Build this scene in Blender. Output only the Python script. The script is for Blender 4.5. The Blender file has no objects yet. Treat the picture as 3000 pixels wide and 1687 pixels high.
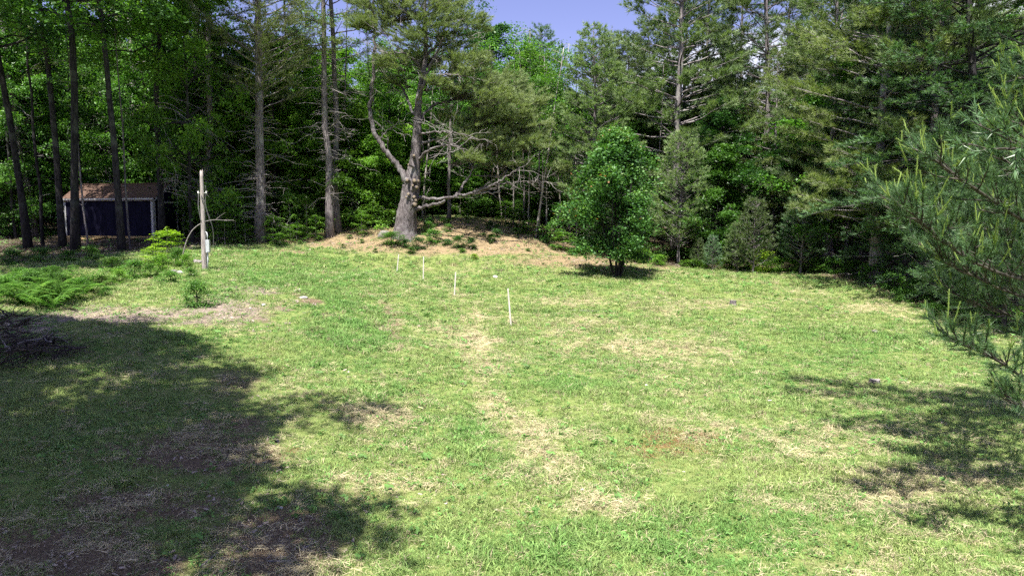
import bpy, math, random
import numpy as np
from mathutils import Vector, Matrix

SC = bpy.context.scene
COL = SC.collection
PI = math.pi

# ------------------------------------------------------------------ camera
F, HZ, CH = 2142.0, 640.0, 3.6            # focal length and horizon row for a 3000 px wide frame, camera height
PITCH = math.atan((843.5 - HZ) / F)
cp, sp = math.cos(PITCH), math.sin(PITCH)
cam_d = bpy.data.cameras.new('camera')
cam = bpy.data.objects.new('camera', cam_d)
COL.objects.link(cam)
cam.location = (0, 0, CH)
cam.rotation_euler = (PI / 2 - PITCH, 0, 0)
cam_d.sensor_width = 36
cam_d.lens = 36 * F / 3000
cam_d.clip_start = 0.05
cam_d.clip_end = 3000
SC.camera = cam

# ------------------------------------------------------------------ sky and sun
SUN_EL = math.radians(65)
SH = Vector((0.30, 0.954)).normalized()    # direction in which shadows fall
SUN_STRENGTH = 5.0
SKY_STRENGTH = 0.05
world = bpy.data.worlds.new('World')
SC.world = world
world.use_nodes = True
nt = world.node_tree
nt.nodes.clear()
w_out = nt.nodes.new('ShaderNodeOutputWorld')
w_bg = nt.nodes.new('ShaderNodeBackground')
w_sky = nt.nodes.new('ShaderNodeTexSky')
w_sky.sky_type = 'NISHITA'
w_sky.sun_disc = False
w_sky.sun_elevation = SUN_EL
w_sky.sun_rotation = math.atan2(-SH.x, -SH.y)
w_sky.air_density = 1.0
w_sky.dust_density = 0.3
w_sky.ozone_density = 3.0
w_mul = nt.nodes.new('ShaderNodeMix'); w_mul.data_type = 'RGBA'; w_mul.blend_type = 'MULTIPLY'
w_mul.inputs[0].default_value = 1.0
w_mul.inputs[7].default_value = (1.54, 1.15, 1.46, 1)   # the violet cast of the photograph's sky
w_tc = nt.nodes.new('ShaderNodeTexCoord')
w_map = nt.nodes.new('ShaderNodeMapping')
w_map.inputs['Scale'].default_value = (1.6, 1.6, 4.0)
w_map.inputs['Location'].default_value = (5.39, 2.87, 0.91)
w_noi = nt.nodes.new('ShaderNodeTexNoise')
w_noi.inputs['Scale'].default_value = 1.5
w_noi.inputs['Detail'].default_value = 7
w_ramp = nt.nodes.new('ShaderNodeValToRGB')
w_ramp.color_ramp.elements[0].position = 0.53
w_ramp.color_ramp.elements[1].position = 0.66
w_mix = nt.nodes.new('ShaderNodeMix'); w_mix.data_type = 'RGBA'
w_mix.inputs[7].default_value = (10.5, 10.6, 11.5, 1)
L = nt.links.new
L(w_sky.outputs[0], w_mul.inputs[6])
L(w_tc.outputs['Generated'], w_map.inputs[0]); L(w_map.outputs[0], w_noi.inputs[0])
L(w_noi.outputs[0], w_ramp.inputs[0])
L(w_ramp.outputs[0], w_mix.inputs[0]); L(w_mul.outputs[2], w_mix.inputs[6])
L(w_mix.outputs[2], w_bg.inputs[0])
w_bg.inputs[1].default_value = SKY_STRENGTH
L(w_bg.outputs[0], w_out.inputs[0])

sun_d = bpy.data.lights.new('sun', 'SUN')
sun_d.energy = SUN_STRENGTH
sun_d.angle = math.radians(0.55)
sun_d.color = (1.0, 0.955, 0.87)
sun = bpy.data.objects.new('sun', sun_d)
COL.objects.link(sun)
ldir = Vector((SH.x * math.cos(SUN_EL), SH.y * math.cos(SUN_EL), -math.sin(SUN_EL)))
sun.rotation_euler = ldir.to_track_quat('-Z', 'Y').to_euler()
sun.location = (-10, -20, 40)

SC.view_settings.view_transform = 'Standard'
SC.view_settings.look = 'None'
SC.view_settings.gamma = 1
SC.view_settings.use_curve_mapping = False
SC.view_settings.exposure = 1.36
SC.render.engine = 'CYCLES'
SC.cycles.max_bounces = 6
SC.cycles.diffuse_bounces = 4
SC.cycles.glossy_bounces = 1
SC.cycles.transmission_bounces = 4
SC.cycles.transparent_max_bounces = 4
SC.cycles.use_denoising = False
SC.cycles.use_adaptive_sampling = True
SC.cycles.adaptive_threshold = 0.03

# ------------------------------------------------------------------ picture <-> place
def at(px, py, d):
    """the point d metres ahead that shows at px, py"""
    u, v = (px - 1500) / F, -(py - 843.5) / F
    y, z = cp + v * sp, -sp + v * cp
    return np.array((u * d / y, d, CH + z * d / y))

def project(x, y, z):
    zz = z - CH
    dep = np.maximum(y * cp - zz * sp, 0.05)
    return 1500 + F * x / dep, 843.5 - F * (y * sp + zz * cp) / dep

# terrain: a smooth surface through surveyed points (px, py, distance)
CTRL = [(1500, 955, 22.5), (1340, 868, 27), (1240, 822, 31), (1165, 796, 34), (1150, 742, 36.5), (1450, 748, 36.5),
        (1700, 772, 36), (1185, 690, 39), (1050, 692, 39), (1300, 640, 44), (1450, 656, 43), (1560, 684, 41), (1660, 730, 40),
        (970, 684, 40), (760, 698, 38), (880, 728, 36), (600, 792, 26), (430, 806, 25.5), (780, 792, 28), (740, 742, 32),
        (100, 885, 20), (250, 840, 22.5), (100, 730, 33), (350, 728, 34), (475, 700, 38), (250, 706, 38), (560, 865, 21.5),
        (700, 950, 18.5), (300, 960, 16.5), (100, 1080, 13.3), (1000, 935, 20.5), (1806, 812, 32), (2200, 794, 36),
        (2500, 842, 30), (2700, 922, 25), (3000, 1012, 20), (2560, 772, 36), (1900, 960, 22.8), (2300, 990, 21.5)]
_c = [at(*c) for c in CTRL]
_c += [np.array(p, float) for p in [(-6, 9, .35), (0, 7, 0), (5, 7, 0), (0, 13, .02), (5, 14, 0), (-4, 13, .35), (-12, 10, .8), (12, 12, 0),
       (0, -8, 0), (-15, -8, .3), (15, -8, 0), (-30, 10, 1.2), (30, 10, .4), (-40, 40, 2.8), (40, 40, 1.6), (-50, 75, 3.6), (50, 75, 2.2),
       (0, 60, 3.6), (-20, 55, 3.2), (18, 55, 2.4), (0, 90, 3.8), (30, 55, 2.0), (-40, -8, .8), (40, -8, .2), (-60, 95, 4), (60, 95, 2.5)]]
_c = np.array(_c)
def _tps(r2):
    return r2 * np.log(r2 + 1e-9) * .5
_n = len(_c)
_S = 20.0
_X = _c[:, :2] / _S
_K = _tps(((_X[:, None] - _X[None]) ** 2).sum(-1)) + np.eye(_n) * 0.004
_P = np.c_[np.ones(_n), _X]
_A = np.block([[_K, _P], [_P.T, np.zeros((3, 3))]])
_w = np.linalg.solve(_A, np.r_[_c[:, 2], 0, 0, 0])
GX0, GX1, GY0, GY1, GS = -60.0, 60.0, -20.0, 95.0, 0.5
_gx = np.arange(GX0, GX1 + .01, GS); _gy = np.arange(GY0, GY1 + .01, GS)
_mx, _my = np.meshgrid(_gx, _gy)
_q = np.c_[_mx.ravel(), _my.ravel()] / _S
_Z = np.zeros(len(_q))
for i in range(_n):
    _Z += _w[i] * _tps(((_q - _X[i]) ** 2).sum(-1))
_Z += _w[_n] + _q @ _w[_n + 1:]
_Z = np.clip(_Z, -1.0, 4.6).reshape(_mx.shape)

def vnoise(x, y, seed=0):
    x = np.asarray(x, float); y = np.asarray(y, float)
    xi = np.floor(x).astype(np.int64); yi = np.floor(y).astype(np.int64)
    fx = x - xi; fy = y - yi
    fx = fx * fx * (3 - 2 * fx); fy = fy * fy * (3 - 2 * fy)
    def h(a, b):
        n = (a * 374761393 + b * 668265263 + seed * 1442695041) & 0x7fffffff
        n = ((n ^ (n >> 13)) * 1274126177) & 0x7fffffff
        return ((n ^ (n >> 16)) & 0xffff) / 65535.0
    return (h(xi, yi) * (1 - fx) + h(xi + 1, yi) * fx) * (1 - fy) + (h(xi, yi + 1) * (1 - fx) + h(xi + 1, yi + 1) * fx) * fy

def fbm(x, y, seed=0, o=4):
    s = 0; a = .5; t = 0
    for k in range(o):
        s = s + a * vnoise(x * 2 ** k + 17.3 * k, y * 2 ** k - 9.1 * k, seed + k); t += a; a *= .5
    return s / t

def terrain(x, y):
    x = np.asarray(x, float); y = np.asarray(y, float)
    fx = np.clip((x - GX0) / GS, 0, _Z.shape[1] - 1.001); fy = np.clip((y - GY0) / GS, 0, _Z.shape[0] - 1.001)
    i = fx.astype(int); j = fy.astype(int); fx = fx - i; fy = fy - j
    z = (_Z[j, i] * (1 - fx) + _Z[j, i + 1] * fx) * (1 - fy) + (_Z[j + 1, i] * (1 - fx) + _Z[j + 1, i + 1] * fx) * fy
    return z + (fbm(x * .45, y * .45, 3) - .5) * .16 + (fbm(x * 2.1, y * 2.1, 8, 2) - .5) * .05

def tz(x, y):
    return float(terrain(x, y))

def G(px, py):
    """where the sight line through px, py meets the ground"""
    u, v = (px - 1500) / F, -(py - 843.5) / F
    y, z = cp + v * sp, -sp + v * cp
    d = np.arange(5, 75, .05)
    zz = CH + z * d / y
    t = terrain(u * d / y, d)
    k = np.argmax(zz <= t) if (zz <= t).any() else len(d) - 1
    return float(u * d[k] / y), float(d[k]), float(t[k])

# ------------------------------------------------------------------ materials
def mat(name):
    m = bpy.data.materials.new(name); m.use_nodes = True
    m.node_tree.nodes.clear()
    o = m.node_tree.nodes.new('ShaderNodeOutputMaterial')
    return m, m.node_tree.nodes, m.node_tree.links.new, o

def ramp(N, cols, pos):
    r = N.new('ShaderNodeValToRGB')
    e = r.color_ramp.elements
    while len(e) < len(cols): e.new(.5)
    for k, (c, p) in enumerate(zip(cols, pos)):
        e[k].position = p; e[k].color = (*c, 1)
    return r

def leaf_mat(name, cols, pos=None, rough=.5, trans=.32, spec=.35, var=.35):
    """foliage: colour by the leaf's own tint, a little by the tree, light passing through"""
    m, N, L, o = mat(name)
    a = N.new('ShaderNodeAttribute'); a.attribute_name = 'tint'
    pos = pos or [i / (len(cols) - 1) for i in range(len(cols))]
    r = ramp(N, cols, pos); L(a.outputs['Fac'], r.inputs[0])
    oi = N.new('ShaderNodeObjectInfo')
    mr = N.new('ShaderNodeMapRange'); mr.inputs[3].default_value = 1 - var; mr.inputs[4].default_value = 1 + var
    L(oi.outputs['Random'], mr.inputs[0])
    mx = N.new('ShaderNodeMix'); mx.data_type = 'RGBA'; mx.blend_type = 'MULTIPLY'; mx.inputs[0].default_value = 1
    L(r.outputs[0], mx.inputs[6]); L(mr.outputs[0], mx.inputs[7])
    b = N.new('ShaderNodeBsdfPrincipled'); b.inputs['Roughness'].default_value = rough
    b.inputs['Specular IOR Level'].default_value = spec
    L(mx.outputs[2], b.inputs['Base Color'])
    t = N.new('ShaderNodeBsdfTranslucent')
    tm = N.new('ShaderNodeMix'); tm.data_type = 'RGBA'; tm.blend_type = 'MULTIPLY'; tm.inputs[0].default_value = 1
    tm.inputs[7].default_value = (1.35, 1.5, .55, 1)
    L(mx.outputs[2], tm.inputs[6]); L(tm.outputs[2], t.inputs[0])
    s = N.new('ShaderNodeMixShader'); s.inputs[0].default_value = trans
    L(b.outputs[0], s.inputs[1]); L(t.outputs[0], s.inputs[2]); L(s.outputs[0], o.inputs[0])
    return m

def bark_mat(name, c1, c2, sc=(9, 9, 1.6), bump=.6, lichen=None, var=.3):
    m, N, L, o = mat(name)
    tc = N.new('ShaderNodeTexCoord'); mp = N.new('ShaderNodeMapping'); mp.inputs['Scale'].default_value = sc
    L(tc.outputs['Object'], mp.inputs[0])
    n1 = N.new('ShaderNodeTexNoise'); n1.inputs['Scale'].default_value = 2.2; n1.inputs['Detail'].default_value = 6; n1.inputs['Roughness'].default_value = .65
    L(mp.outputs[0], n1.inputs[0])
    r = ramp(N, [tuple(x * .35 for x in c1), c1, c2], [.33, .47, .68]); L(n1.outputs[0], r.inputs[0])
    col = r.outputs[0]
    n2 = N.new('ShaderNodeTexNoise'); n2.inputs['Scale'].default_value = 1.7; n2.inputs['Detail'].default_value = 4
    L(tc.outputs['Object'], n2.inputs[0])
    if lichen:
        rr = ramp(N, [(0, 0, 0), (1, 1, 1)], [.52, .66]); L(n2.outputs[0], rr.inputs[0])
        mx = N.new('ShaderNodeMix'); mx.data_type = 'RGBA'; L(rr.outputs[0], mx.inputs[0]); L(col, mx.inputs[6]); mx.inputs[7].default_value = (*lichen, 1)
        col = mx.outputs[2]
    oi = N.new('ShaderNodeObjectInfo')
    mr = N.new('ShaderNodeMapRange'); mr.inputs[3].default_value = 1 - var; mr.inputs[4].default_value = 1 + var
    L(oi.outputs['Random'], mr.inputs[0])
    mv = N.new('ShaderNodeMix'); mv.data_type = 'RGBA'; mv.blend_type = 'MULTIPLY'; mv.inputs[0].default_value = 1
    L(col, mv.inputs[6]); L(mr.outputs[0], mv.inputs[7])
    b = N.new('ShaderNodeBsdfPrincipled'); b.inputs['Roughness'].default_value = .9; b.inputs['Specular IOR Level'].default_value = .2
    L(mv.outputs[2], b.inputs['Base Color'])
    bp = N.new('ShaderNodeBump'); bp.inputs['Strength'].default_value = bump; bp.inputs['Distance'].default_value = .04
    L(n1.outputs[0], bp.inputs['Height']); L(bp.outputs[0], b.inputs['Normal'])
    L(b.outputs[0], o.inputs[0])
    return m

def plain_mat(name, c1, c2, scale=8, rough=.7, bump=.2, metal=0, stretch=(1, 1, 1), spec=.4):
    m, N, L, o = mat(name)
    tc = N.new('ShaderNodeTexCoord'); mp = N.new('ShaderNodeMapping'); mp.inputs['Scale'].default_value = stretch
    L(tc.outputs['Object'], mp.inputs[0])
    n = N.new('ShaderNodeTexNoise'); n.inputs['Scale'].default_value = scale; n.inputs['Detail'].default_value = 5; n.inputs['Roughness'].default_value = .6
    L(mp.outputs[0], n.inputs[0])
    r = ramp(N, [c1, c2], [.35, .68]); L(n.outputs[0], r.inputs[0])
    b = N.new('ShaderNodeBsdfPrincipled'); b.inputs['Roughness'].default_value = rough; b.inputs['Metallic'].default_value = metal
    b.inputs['Specular IOR Level'].default_value = spec
    L(r.outputs[0], b.inputs['Base Color'])
    bp = N.new('ShaderNodeBump'); bp.inputs['Strength'].default_value = bump; bp.inputs['Distance'].default_value = .02
    L(n.outputs[0], bp.inputs['Height']); L(bp.outputs[0], b.inputs['Normal']); L(b.outputs[0], o.inputs[0])
    return m

M = {}
M['pine_bark'] = bark_mat('pine_bark', (.13, .112, .115), (.29, .262, .265), lichen=(.25, .245, .225))
M['old_bark'] = bark_mat('old_bark', (.10, .086, .088), (.26, .232, .235), sc=(11, 11, 1.9), bump=1.3, lichen=(.20, .188, .188), var=.05)
M['needles_old'] = leaf_mat('needles_old', [(.115, .165, .065), (.215, .275, .120), (.320, .375, .175)], trans=.28, var=.02)
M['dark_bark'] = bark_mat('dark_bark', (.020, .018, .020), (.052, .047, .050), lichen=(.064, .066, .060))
M['pale_bark'] = bark_mat('pale_bark', (.24, .215, .20), (.44, .41, .39), sc=(4, 4, 6), bump=.3, lichen=(.16, .15, .14))
M['twig_bark'] = bark_mat('twig_bark', (.05, .044, .038), (.125, .11, .098), bump=.2, var=.02)
M['cut_wood'] = plain_mat('cut_wood', (.12, .09, .065), (.30, .24, .175), 14)
M['dead_wood'] = plain_mat('dead_wood', (.16, .142, .138), (.36, .33, .32), 12, .9)
M['needles'] = leaf_mat('needles', [(.070, .125, .050), (.150, .220, .090), (.250, .320, .145)], trans=.28, rough=.5)
M['needles_olive'] = leaf_mat('needles_olive', [(.095, .138, .048), (.185, .242, .092), (.290, .340, .148)], trans=.28, rough=.5)
M['needles_blue'] = leaf_mat('needles_blue', [(.040, .090, .046), (.095, .170, .092), (.170, .260, .140)], trans=.25, rough=.45)
M['needles_dark'] = leaf_mat('needles_dark', [(.034, .085, .034), (.085, .170, .070), (.160, .260, .110)], trans=.25, rough=.5)
M['leaf'] = leaf_mat('leaf', [(.042, .112, .020), (.090, .215, .036), (.165, .315, .058)], rough=.42, trans=.36)
M['leaf_bright'] = leaf_mat('leaf_bright', [(.070, .165, .020), (.130, .265, .036), (.210, .350, .055)], rough=.45, trans=.42)
M['leaf_dark'] = leaf_mat('leaf_dark', [(.022, .074, .018), (.050, .140, .030), (.095, .215, .048)], rough=.4, trans=.34)
M['maple_leaf'] = leaf_mat('maple_leaf', [(.030, .090, .024), (.076, .185, .046), (.145, .275, .072), (.17, .22, .08), (.30, .15, .07)], [0, .35, .75, .88, 1], rough=.5, spec=.35, var=.05, trans=.28)
M['lime'] = leaf_mat('lime', [(.13, .24, .02), (.24, .38, .03), (.34, .44, .05)], trans=.45)
M['fern'] = leaf_mat('fern', [(.036, .105, .016), (.080, .185, .026), (.155, .27, .045)], trans=.38)
M['candle'] = leaf_mat('candle', [(.16, .25, .06), (.26, .36, .09), (.36, .44, .14)], trans=.3, var=.02)

# ------------------------------------------------------------------ mesh collecting
class MB:
    def __init__(s):
        s.v = []; s.q = []; s.t = []; s.n = 0; s.tv = []; s.qm = []; s.tm = []
    def add(s, V, quads=None, tris=None, tint=.5, m=0):
        V = np.asarray(V, float).reshape(-1, 3)
        if quads is not None and len(quads):
            s.q.append(np.asarray(quads, int).reshape(-1, 4) + s.n); s.qm.append(np.full(len(s.q[-1]), m))
        if tris is not None and len(tris):
            s.t.append(np.asarray(tris, int).reshape(-1, 3) + s.n); s.tm.append(np.full(len(s.t[-1]), m))
        s.tv.append(np.broadcast_to(np.asarray(tint, float), (len(V),)))
        s.v.append(V); s.n += len(V)
    def tube(s, pts, rad, k=6, cap=True, m=0, jit=0., rng=None):
        pts = np.asarray(pts, float); n = len(pts)
        rad = np.broadcast_to(np.asarray(rad, float), (n,))
        t = np.gradient(pts, axis=0); t /= np.linalg.norm(t, axis=1)[:, None] + 1e-9
        ref = np.array((0, 0, 1.)) if abs(t[:, 2].mean()) < .8 else np.array((1., 0, 0))
        a = np.cross(t, ref); a /= np.linalg.norm(a, axis=1)[:, None] + 1e-9
        b = np.cross(t, a)
        th = np.arange(k) * 2 * PI / k
        R = rad[:, None] * np.ones(k)
        if jit and rng is not None:
            R = R * (1 + rng.normal(0, jit, (n, k)))
        V = pts[:, None] + R[:, :, None] * (np.cos(th)[None, :, None] * a[:, None] + np.sin(th)[None, :, None] * b[:, None])
        i = np.arange(n - 1)[:, None] * k; j = np.arange(k)[None]; j2 = (j + 1) % k
        Q = np.stack([i + j, i + j2, i + k + j2, i + k + j], -1).reshape(-1, 4)
        V = V.reshape(-1, 3); T = []
        if cap:
            V = np.r_[V, pts[:1], pts[-1:]]
            c0, c1 = n * k, n * k + 1
            for q in range(k):
                T.append((q, c0, (q + 1) % k)); T.append(((n - 1) * k + (q + 1) % k, c1, (n - 1) * k + q))
        s.add(V, Q, T, m=m)
    def box(s, c, size, R=None, m=0):
        x, y, z = np.asarray(size) / 2
        V = np.array([(-x, -y, -z), (x, -y, -z), (x, y, -z), (-x, y, -z), (-x, -y, z), (x, -y, z), (x, y, z), (-x, y, z)])
        if R is not None: V = V @ np.asarray(R).T
        s.add(V + np.asarray(c), [(0, 3, 2, 1), (4, 5, 6, 7), (0, 1, 5, 4), (1, 2, 6, 5), (2, 3, 7, 6), (3, 0, 4, 7)], m=m)
    def mesh(s, name, mats, smooth=True):
        me = bpy.data.meshes.new(name)
        V = np.concatenate(s.v) if s.v else np.zeros((0, 3))
        q = np.concatenate(s.q) if s.q else np.zeros((0, 4), int); t = np.concatenate(s.t) if s.t else np.zeros((0, 3), int)
        me.vertices.add(len(V)); me.vertices.foreach_set('co', V.astype(np.float32).ravel())
        lo = np.r_[q.ravel(), t.ravel()].astype(np.int32)
        me.loops.add(len(lo)); me.loops.foreach_set('vertex_index', lo)
        np_ = len(q) + len(t)
        me.polygons.add(np_)
        st = np.r_[np.arange(len(q)) * 4, len(q) * 4 + np.arange(len(t)) * 3].astype(np.int32)
        me.polygons.foreach_set('loop_start', st)
        try:
            me.polygons.foreach_set('loop_total', np.r_[np.full(len(q), 4), np.full(len(t), 3)].astype(np.int32))
        except Exception:
            pass
        mi = np.concatenate((s.qm + s.tm) or [np.zeros(0)]).astype(np.int32)
        me.polygons.foreach_set('material_index', mi)
        me.polygons.foreach_set('use_smooth', np.full(np_, bool(smooth)))
        a = me.attributes.new('tint', 'FLOAT', 'POINT')
        a.data.foreach_set('value', np.concatenate(s.tv).astype(np.float32) if s.tv else np.zeros(0, np.float32))
        for m_ in (mats if isinstance(mats, (list, tuple)) else [mats]): me.materials.append(m_)
        me.update(calc_edges=True)
        return me

def unit(v):
    v = np.asarray(v, float)
    return v / (np.linalg.norm(v, axis=-1, keepdims=True) + 1e-9)

def needles(mb, rng, P, D, k=5, ln=.16, w=.022, spread=.65, up=.3, tint=None, m=0):
    P = np.repeat(np.asarray(P, float), k, 0); D = np.repeat(unit(D), k, 0)
    n = len(P)
    if n == 0: return
    d = unit(D + rng.normal(0, spread, (n, 3)) + np.array((0, 0, up)))
    s = unit(np.cross(d, rng.normal(0, 1, (n, 3))))
    l = ln * rng.uniform(.65, 1.25, (n, 1)); ww = w * rng.uniform(.7, 1.3, (n, 1))
    V = np.stack([P - s * ww / 2, P + s * ww / 2, P + d * l], 1).reshape(-1, 3)
    if tint is None: tt = np.repeat(rng.uniform(0, 1, n // k), k) * .6 + rng.uniform(0, .4, n)
    else: tt = np.repeat(tint, k)
    mb.add(V, None, np.arange(3 * n).reshape(-1, 3), np.repeat(tt, 3), m)

def leaves(mb, rng, P, size=.12, up=1.0, tint=None, m=0, asp=.72, droop=None):
    P = np.asarray(P, float); n = len(P)
    if n == 0: return
    nrm = unit(rng.normal(0, .55, (n, 3)) + np.array((0, -.12, up)))
    a = unit(np.cross(nrm, rng.normal(0, 1, (n, 3)))); b = np.cross(nrm, a)
    l = size * rng.uniform(.6, 1.25, (n, 1)); w = l * asp
    V = np.stack([P - a * l / 2, P + b * w / 2 - nrm * l * .12 - a * l * .05, P + a * l / 2 - nrm * l * .1, P - b * w / 2 - nrm * l * .12 - a * l * .05], 1).reshape(-1, 3)
    if tint is None: tint = rng.uniform(0, 1, n)
    mb.add(V, np.arange(4 * n).reshape(-1, 4), None, np.repeat(tint, 4), m)

def curve(p0, d, ln, n, rng, wob=.08, rise=0., droop=0.):
    s = np.linspace(0, 1, n)[:, None]
    p = np.asarray(p0)[None] + np.asarray(d)[None] * s * ln
    w = np.cumsum(rng.normal(0, wob * ln / n, (n, 3)), 0); w -= w[0]
    p = p + w
    p[:, 2] += (rise * s[:, 0] ** 2 - droop * s[:, 0] ** 1.5) * ln
    return p

# ------------------------------------------------------------------ things
def setp(o, label=None, cat=None, group=None, kind=None):
    if label: o['label'] = label
    if cat: o['category'] = cat
    if group: o['group'] = group
    if kind: o['kind'] = kind
    return o

def empty(name, loc, rz=0, sc=1, tilt=(0, 0)):
    o = bpy.data.objects.new(name, None); COL.objects.link(o)
    o.location = loc; o.rotation_euler = (tilt[0], tilt[1], rz)
    o.scale = (sc, sc, sc) if np.isscalar(sc) else sc
    o.empty_display_size = .2
    return o

def part(name, me, parent=None, label=None):
    o = bpy.data.objects.new(name, me); COL.objects.link(o)
    if parent is not None: o.parent = parent
    if label: o['label'] = label
    return o

ORD = 'first second third fourth fifth sixth seventh eighth ninth tenth eleventh twelfth thirteenth fourteenth fifteenth sixteenth seventeenth eighteenth nineteenth twentieth'.split()
ORD += ['twenty-' + x for x in ORD[:9]] + ['thirtieth'] + ['thirty-' + x for x in ORD[:9]] + ['fortieth']

# ------------------------------------------------------------------ tree builders (trunk with limbs, crown)
def pine(seed, H, base, R, r0, wh=.5, nb=5, up=.22, rise=.12, live=.5, dead=0., dead0=.12, k=6, ln=.17, w=.022, power=.8, bark='pine_bark', need='needles', gap=0., k_tr=9, step=.26, ej=.07):
    rng = np.random.default_rng(seed); W = MB(); C = MB()
    n = 16; zs = np.linspace(-.4, H, n)
    xy = np.cumsum(rng.normal(0, .010 * H / 4, (n, 2)), 0); xy -= xy[1]
    tr = np.c_[xy, zs]
    rad = r0 * (1 - np.clip(zs / H, 0, 1)) ** .85 + .015
    rad[0] *= 1.5; rad[1] *= 1.18
    W.tube(tr, rad, k_tr, jit=.05, rng=rng)
    def trunk(z): return np.array((np.interp(z, zs, xy[:, 0]), np.interp(z, zs, xy[:, 1]), z))
    z = dead0 * H; zb = base * H; P = []; D = []; T = []
    while z < H - .15:
        live_here = z >= zb
        cnt = max(2, int(nb + rng.integers(-1, 2))) if live_here else rng.poisson(dead)
        a0 = rng.uniform(0, 2 * PI)
        for i in range(cnt):
            az = a0 + i * 2 * PI / max(cnt, 1) + rng.normal(0, .25); zz = z + rng.uniform(-.18, .18)
            o = np.array((math.cos(az), math.sin(az), 0.))
            p0 = trunk(min(zz, H - .05)); rt = np.interp(zz, zs, rad)
            if not live_here:
                l = rng.uniform(.25, 1.6) * (1 if rng.random() < .75 else 1.8)
                pts = curve(p0, unit(o + np.array((0, 0, rng.normal(.05, .2)))), l, 6, rng, .28, 0, rng.uniform(-.1, .35))
                W.tube(pts, np.linspace(.020, .004, 6) * (.6 + .3 * l), 3, False, m=1)
                for q in range(rng.integers(1, 5)):
                    s = rng.integers(2, 6)
                    pp = curve(pts[s], unit(rng.normal(0, 1, 3) * np.array((1, 1, .5)) + o * .6), rng.uniform(.15, .7), 4, rng, .3, 0, .1)
                    W.tube(pp, np.linspace(.011, .004, 4), 3, False, m=1)
                continue
            t = (z - zb) / max(H - zb, .1)
            l = R * ((1 - t) ** power) * min(1, .62 + t * 2.5) * rng.uniform(.6, 1.12) + .18
            if rng.random() < gap: continue
            elev = up + .55 * t ** 2 + rng.normal(0, ej)
            d = unit(o + np.array((0, 0, elev)))
            pts = curve(p0, d, l, 7, rng, .10, rise, 0)
            rb = min(rt * .55, .012 + .013 * l)
            W.tube(pts, np.linspace(rb * .8, .005, 7), 4, False)
            side = np.array((-o[1], o[0], 0.))
            m_ = max(3, int(l * (1 - live * .6) / step * 2))
            for s in np.linspace(1 - (1 - live * .6), 1.0, m_):
                q = np.array([np.interp(s * 6, np.arange(7), pts[:, c]) for c in range(3)])
                sl = (.36 * l * (1 - s) + .26) * rng.uniform(.55, 1.2)
                sg = rng.choice((-1, 1))
                dd = unit(o * rng.uniform(.5, 1) + side * sg * rng.uniform(.5, 1.1) + np.array((0, 0, rng.normal(.18, .2))))
                e = q + dd * sl + np.array((0, 0, .06 * sl))
                W.tube([q, e], [.006, .004], 3, False)
                mm = max(2, int(sl / .11))
                f = np.linspace(.25, 1, mm)[:, None]
                P.append(q + (e - q) * f + rng.normal(0, .035, (mm, 3))); D.append(np.repeat(dd[None], mm, 0))
                T.append(np.clip(rng.normal(.42, .14) + rng.normal(0, .13, mm) + .25 * (f[:, 0] - .5), 0, 1))
            P.append(pts[-1:]); D.append(d[None]); T.append(np.array([.75]))
        z += wh * rng.uniform(.75, 1.25) * (1 if live_here else .8)
    # leader
    f = np.linspace(.9, 1, 6); P.append(np.array([trunk(H * x) for x in f])); D.append(np.tile((0, 0, 1.), (6, 1))); T.append(np.full(6, .7))
    P = np.concatenate(P); D = np.concatenate(D); T = np.concatenate(T)
    needles(C, rng, P, D, k, ln, w, .5, .42 if ln > .16 else .1, T)
    return W.mesh('pine_trunk', [M[bark], M['dead_wood']]), C.mesh('pine_crown', M[need], False)

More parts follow.
